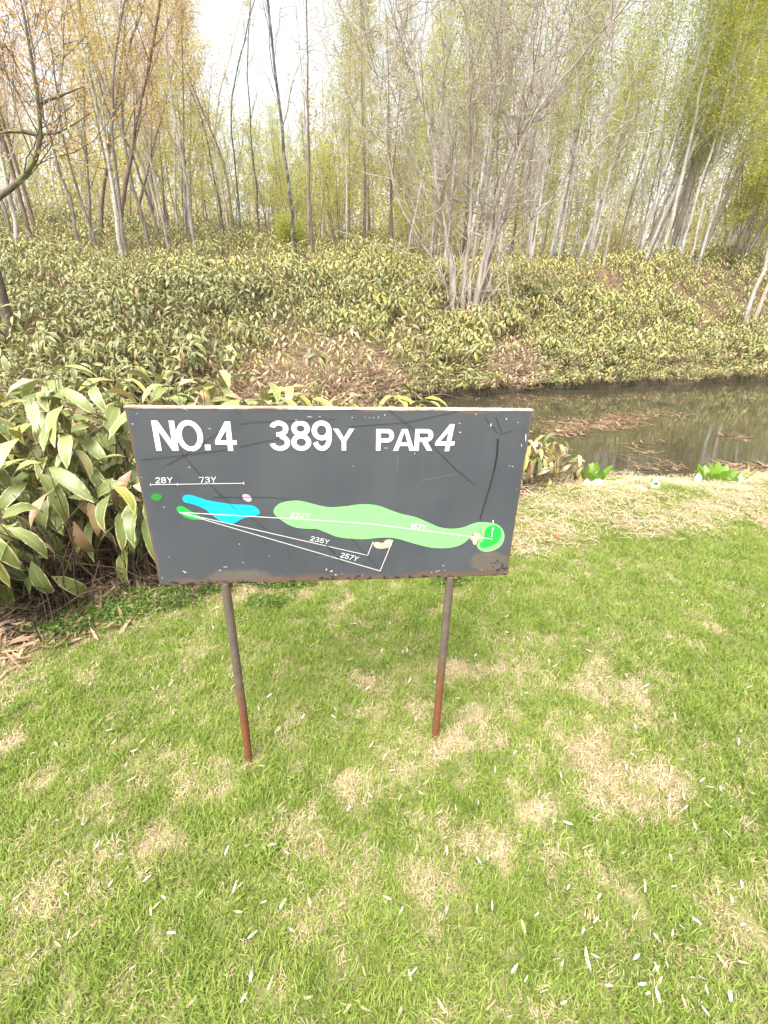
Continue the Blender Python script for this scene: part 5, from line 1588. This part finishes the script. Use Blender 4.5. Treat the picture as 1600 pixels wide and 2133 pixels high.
# ------------------------------------------------------------------ pale fallen leaves lying on the lawn
M['fallen_white'] = mat_plain('fallen_white', (0.52, 0.49, 0.43), 0.7, 0.2, 0.15); M['fallen_tan'] = mat_plain('fallen_tan', (0.46, 0.37, 0.24), 0.75, 0.3, 0.15); M['fallen_pink'] = mat_plain('fallen_brown', (0.40, 0.26, 0.15), 0.75, 0.3, 0.1)
FM = []
for mt in ('fallen_white', 'fallen_white', 'fallen_tan', 'fallen_tan', 'fallen_pink'):
    L_ = r_.uniform(0.025, 0.035)
    V, Q, U = leaf_geom(L_, L_ * r_.uniform(0.24, 0.34), r_.uniform(-0.7, 0.6), 4, r_.uniform(0.3, 0.8), r_.uniform(-0.6, 0.6)); V = V - np.array([L_ / 2, 0, V[:, 2].mean()])
    b_ = MB(); b_.quads(V, Q, 0, U); FM.append(b_.mesh('fallen_leaf', M[mt]))
SEEN = [(255, 1788, 10), (296, 1833, 80), (309, 1838, 50), (234, 1848, 85), (420, 1868, 45), (491, 1855, 85), (474, 1780, 80), (590, 1890, 70), (608, 1660, 80), (487, 1720, 60), (528, 1955, 40), (565, 2055, 70), (510, 2085, 60), (75, 1995, 50),
        (835, 1905, 60), (992, 1900, 70), (1014, 1792, 80), (930, 1780, 85), (1182, 1855, 50), (1152, 1720, 40), (948, 1690, 80), (995, 1680, 75), (1120, 1660, 60), (1030, 1610, 75), (1245, 1875, 40), (1212, 1945, 55), (1167, 2020, 55), (1224, 2020, 85), (1070, 2025, 40),
        (1363, 2025, 85), (1384, 2015, 85), (1365, 2080, 80), (1515, 2080, 60), (1400, 1855, 10), (1340, 1855, 60), (1297, 1783, 30), (1425, 1690, 30), (1392, 1668, 60), (1460, 1632, 30), (1497, 1650, 60), (1540, 1530, 40), (1072, 1575, 45), (1442, 1725, 80), (1540, 1850, 60),
        (48, 1520, 75), (240, 1552, 70), (232, 1528, 20), (177, 1612, 35), (60, 1672, 50), (487, 1415, 60), (562, 1456, 50), (668, 1465, 85), (632, 1500, 70), (800, 1585, 80), (775, 1558, 60), (410, 1598, 10), (413, 1612, 15), (358, 1430, 75), (210, 1440, 60), (90, 1435, 50),
        (1345, 1435, 20), (1403, 1500, 80), (1550, 1450, 80), (1320, 1520, 80), (1150, 1415, 50), (1142, 1385, 80), (1145, 1370, 60), (1420, 1245, 30), (1435, 1262, 10), (1558, 1438, 10), (905, 1428, 70), (730, 1380, 20), (795, 1362, 80), (838, 1365, 85), (840, 1312, 70), (700, 1330, 40), (560, 1360, 60)]
lab = 'small pale dry leaf lying on the lawn grass'
def drop(px, py, an, k):
    x_, y_, z_ = flat(px, py)
    if lawn_mask(np.array(x_), np.array(y_)) < 0.3:
        return
    o = mesh_obj('fallen_leaf', FM[k], None, (x_, y_, z_ + 0.021), (r_.normal() * 0.15, r_.normal() * 0.12, an), r_.uniform(0.6, 1.15)); tag(o, lab, 'leaf', 'pale dry leaves on the lawn')
for px, py, an in SEEN:
    drop(px, py, R(an), int(r_.choice([0, 1, 2, 3, 4], p=[.34, .33, .14, .13, .06])))
for _ in range(215):
    py = 1240 + 880 * r_.uniform(0, 1) ** 1.5; px = r_.uniform(10, 1590)
    drop(px, py, r_.uniform(0, 6.28), int(r_.choice([0, 1, 2, 3, 4], p=[.2, .2, .24, .22, .14])))
x_, y_, z_ = flat(1160, 1130)
b_ = MB(); V, Q, U = leaf_geom(0.06, 0.045, 0.8, 4, 0.5); b_.quads(V, Q); o = b_.build('fallen_leaf', mat_plain('fallen_red', (0.5, 0.12, 0.05), 0.7, 0.2)); o.location = (x_, y_, z_ + 0.03); o.rotation_euler = (0.3, -0.4, 1.0)
tag(o, 'orange red leaf lying on the straw right of the sign', 'leaf')
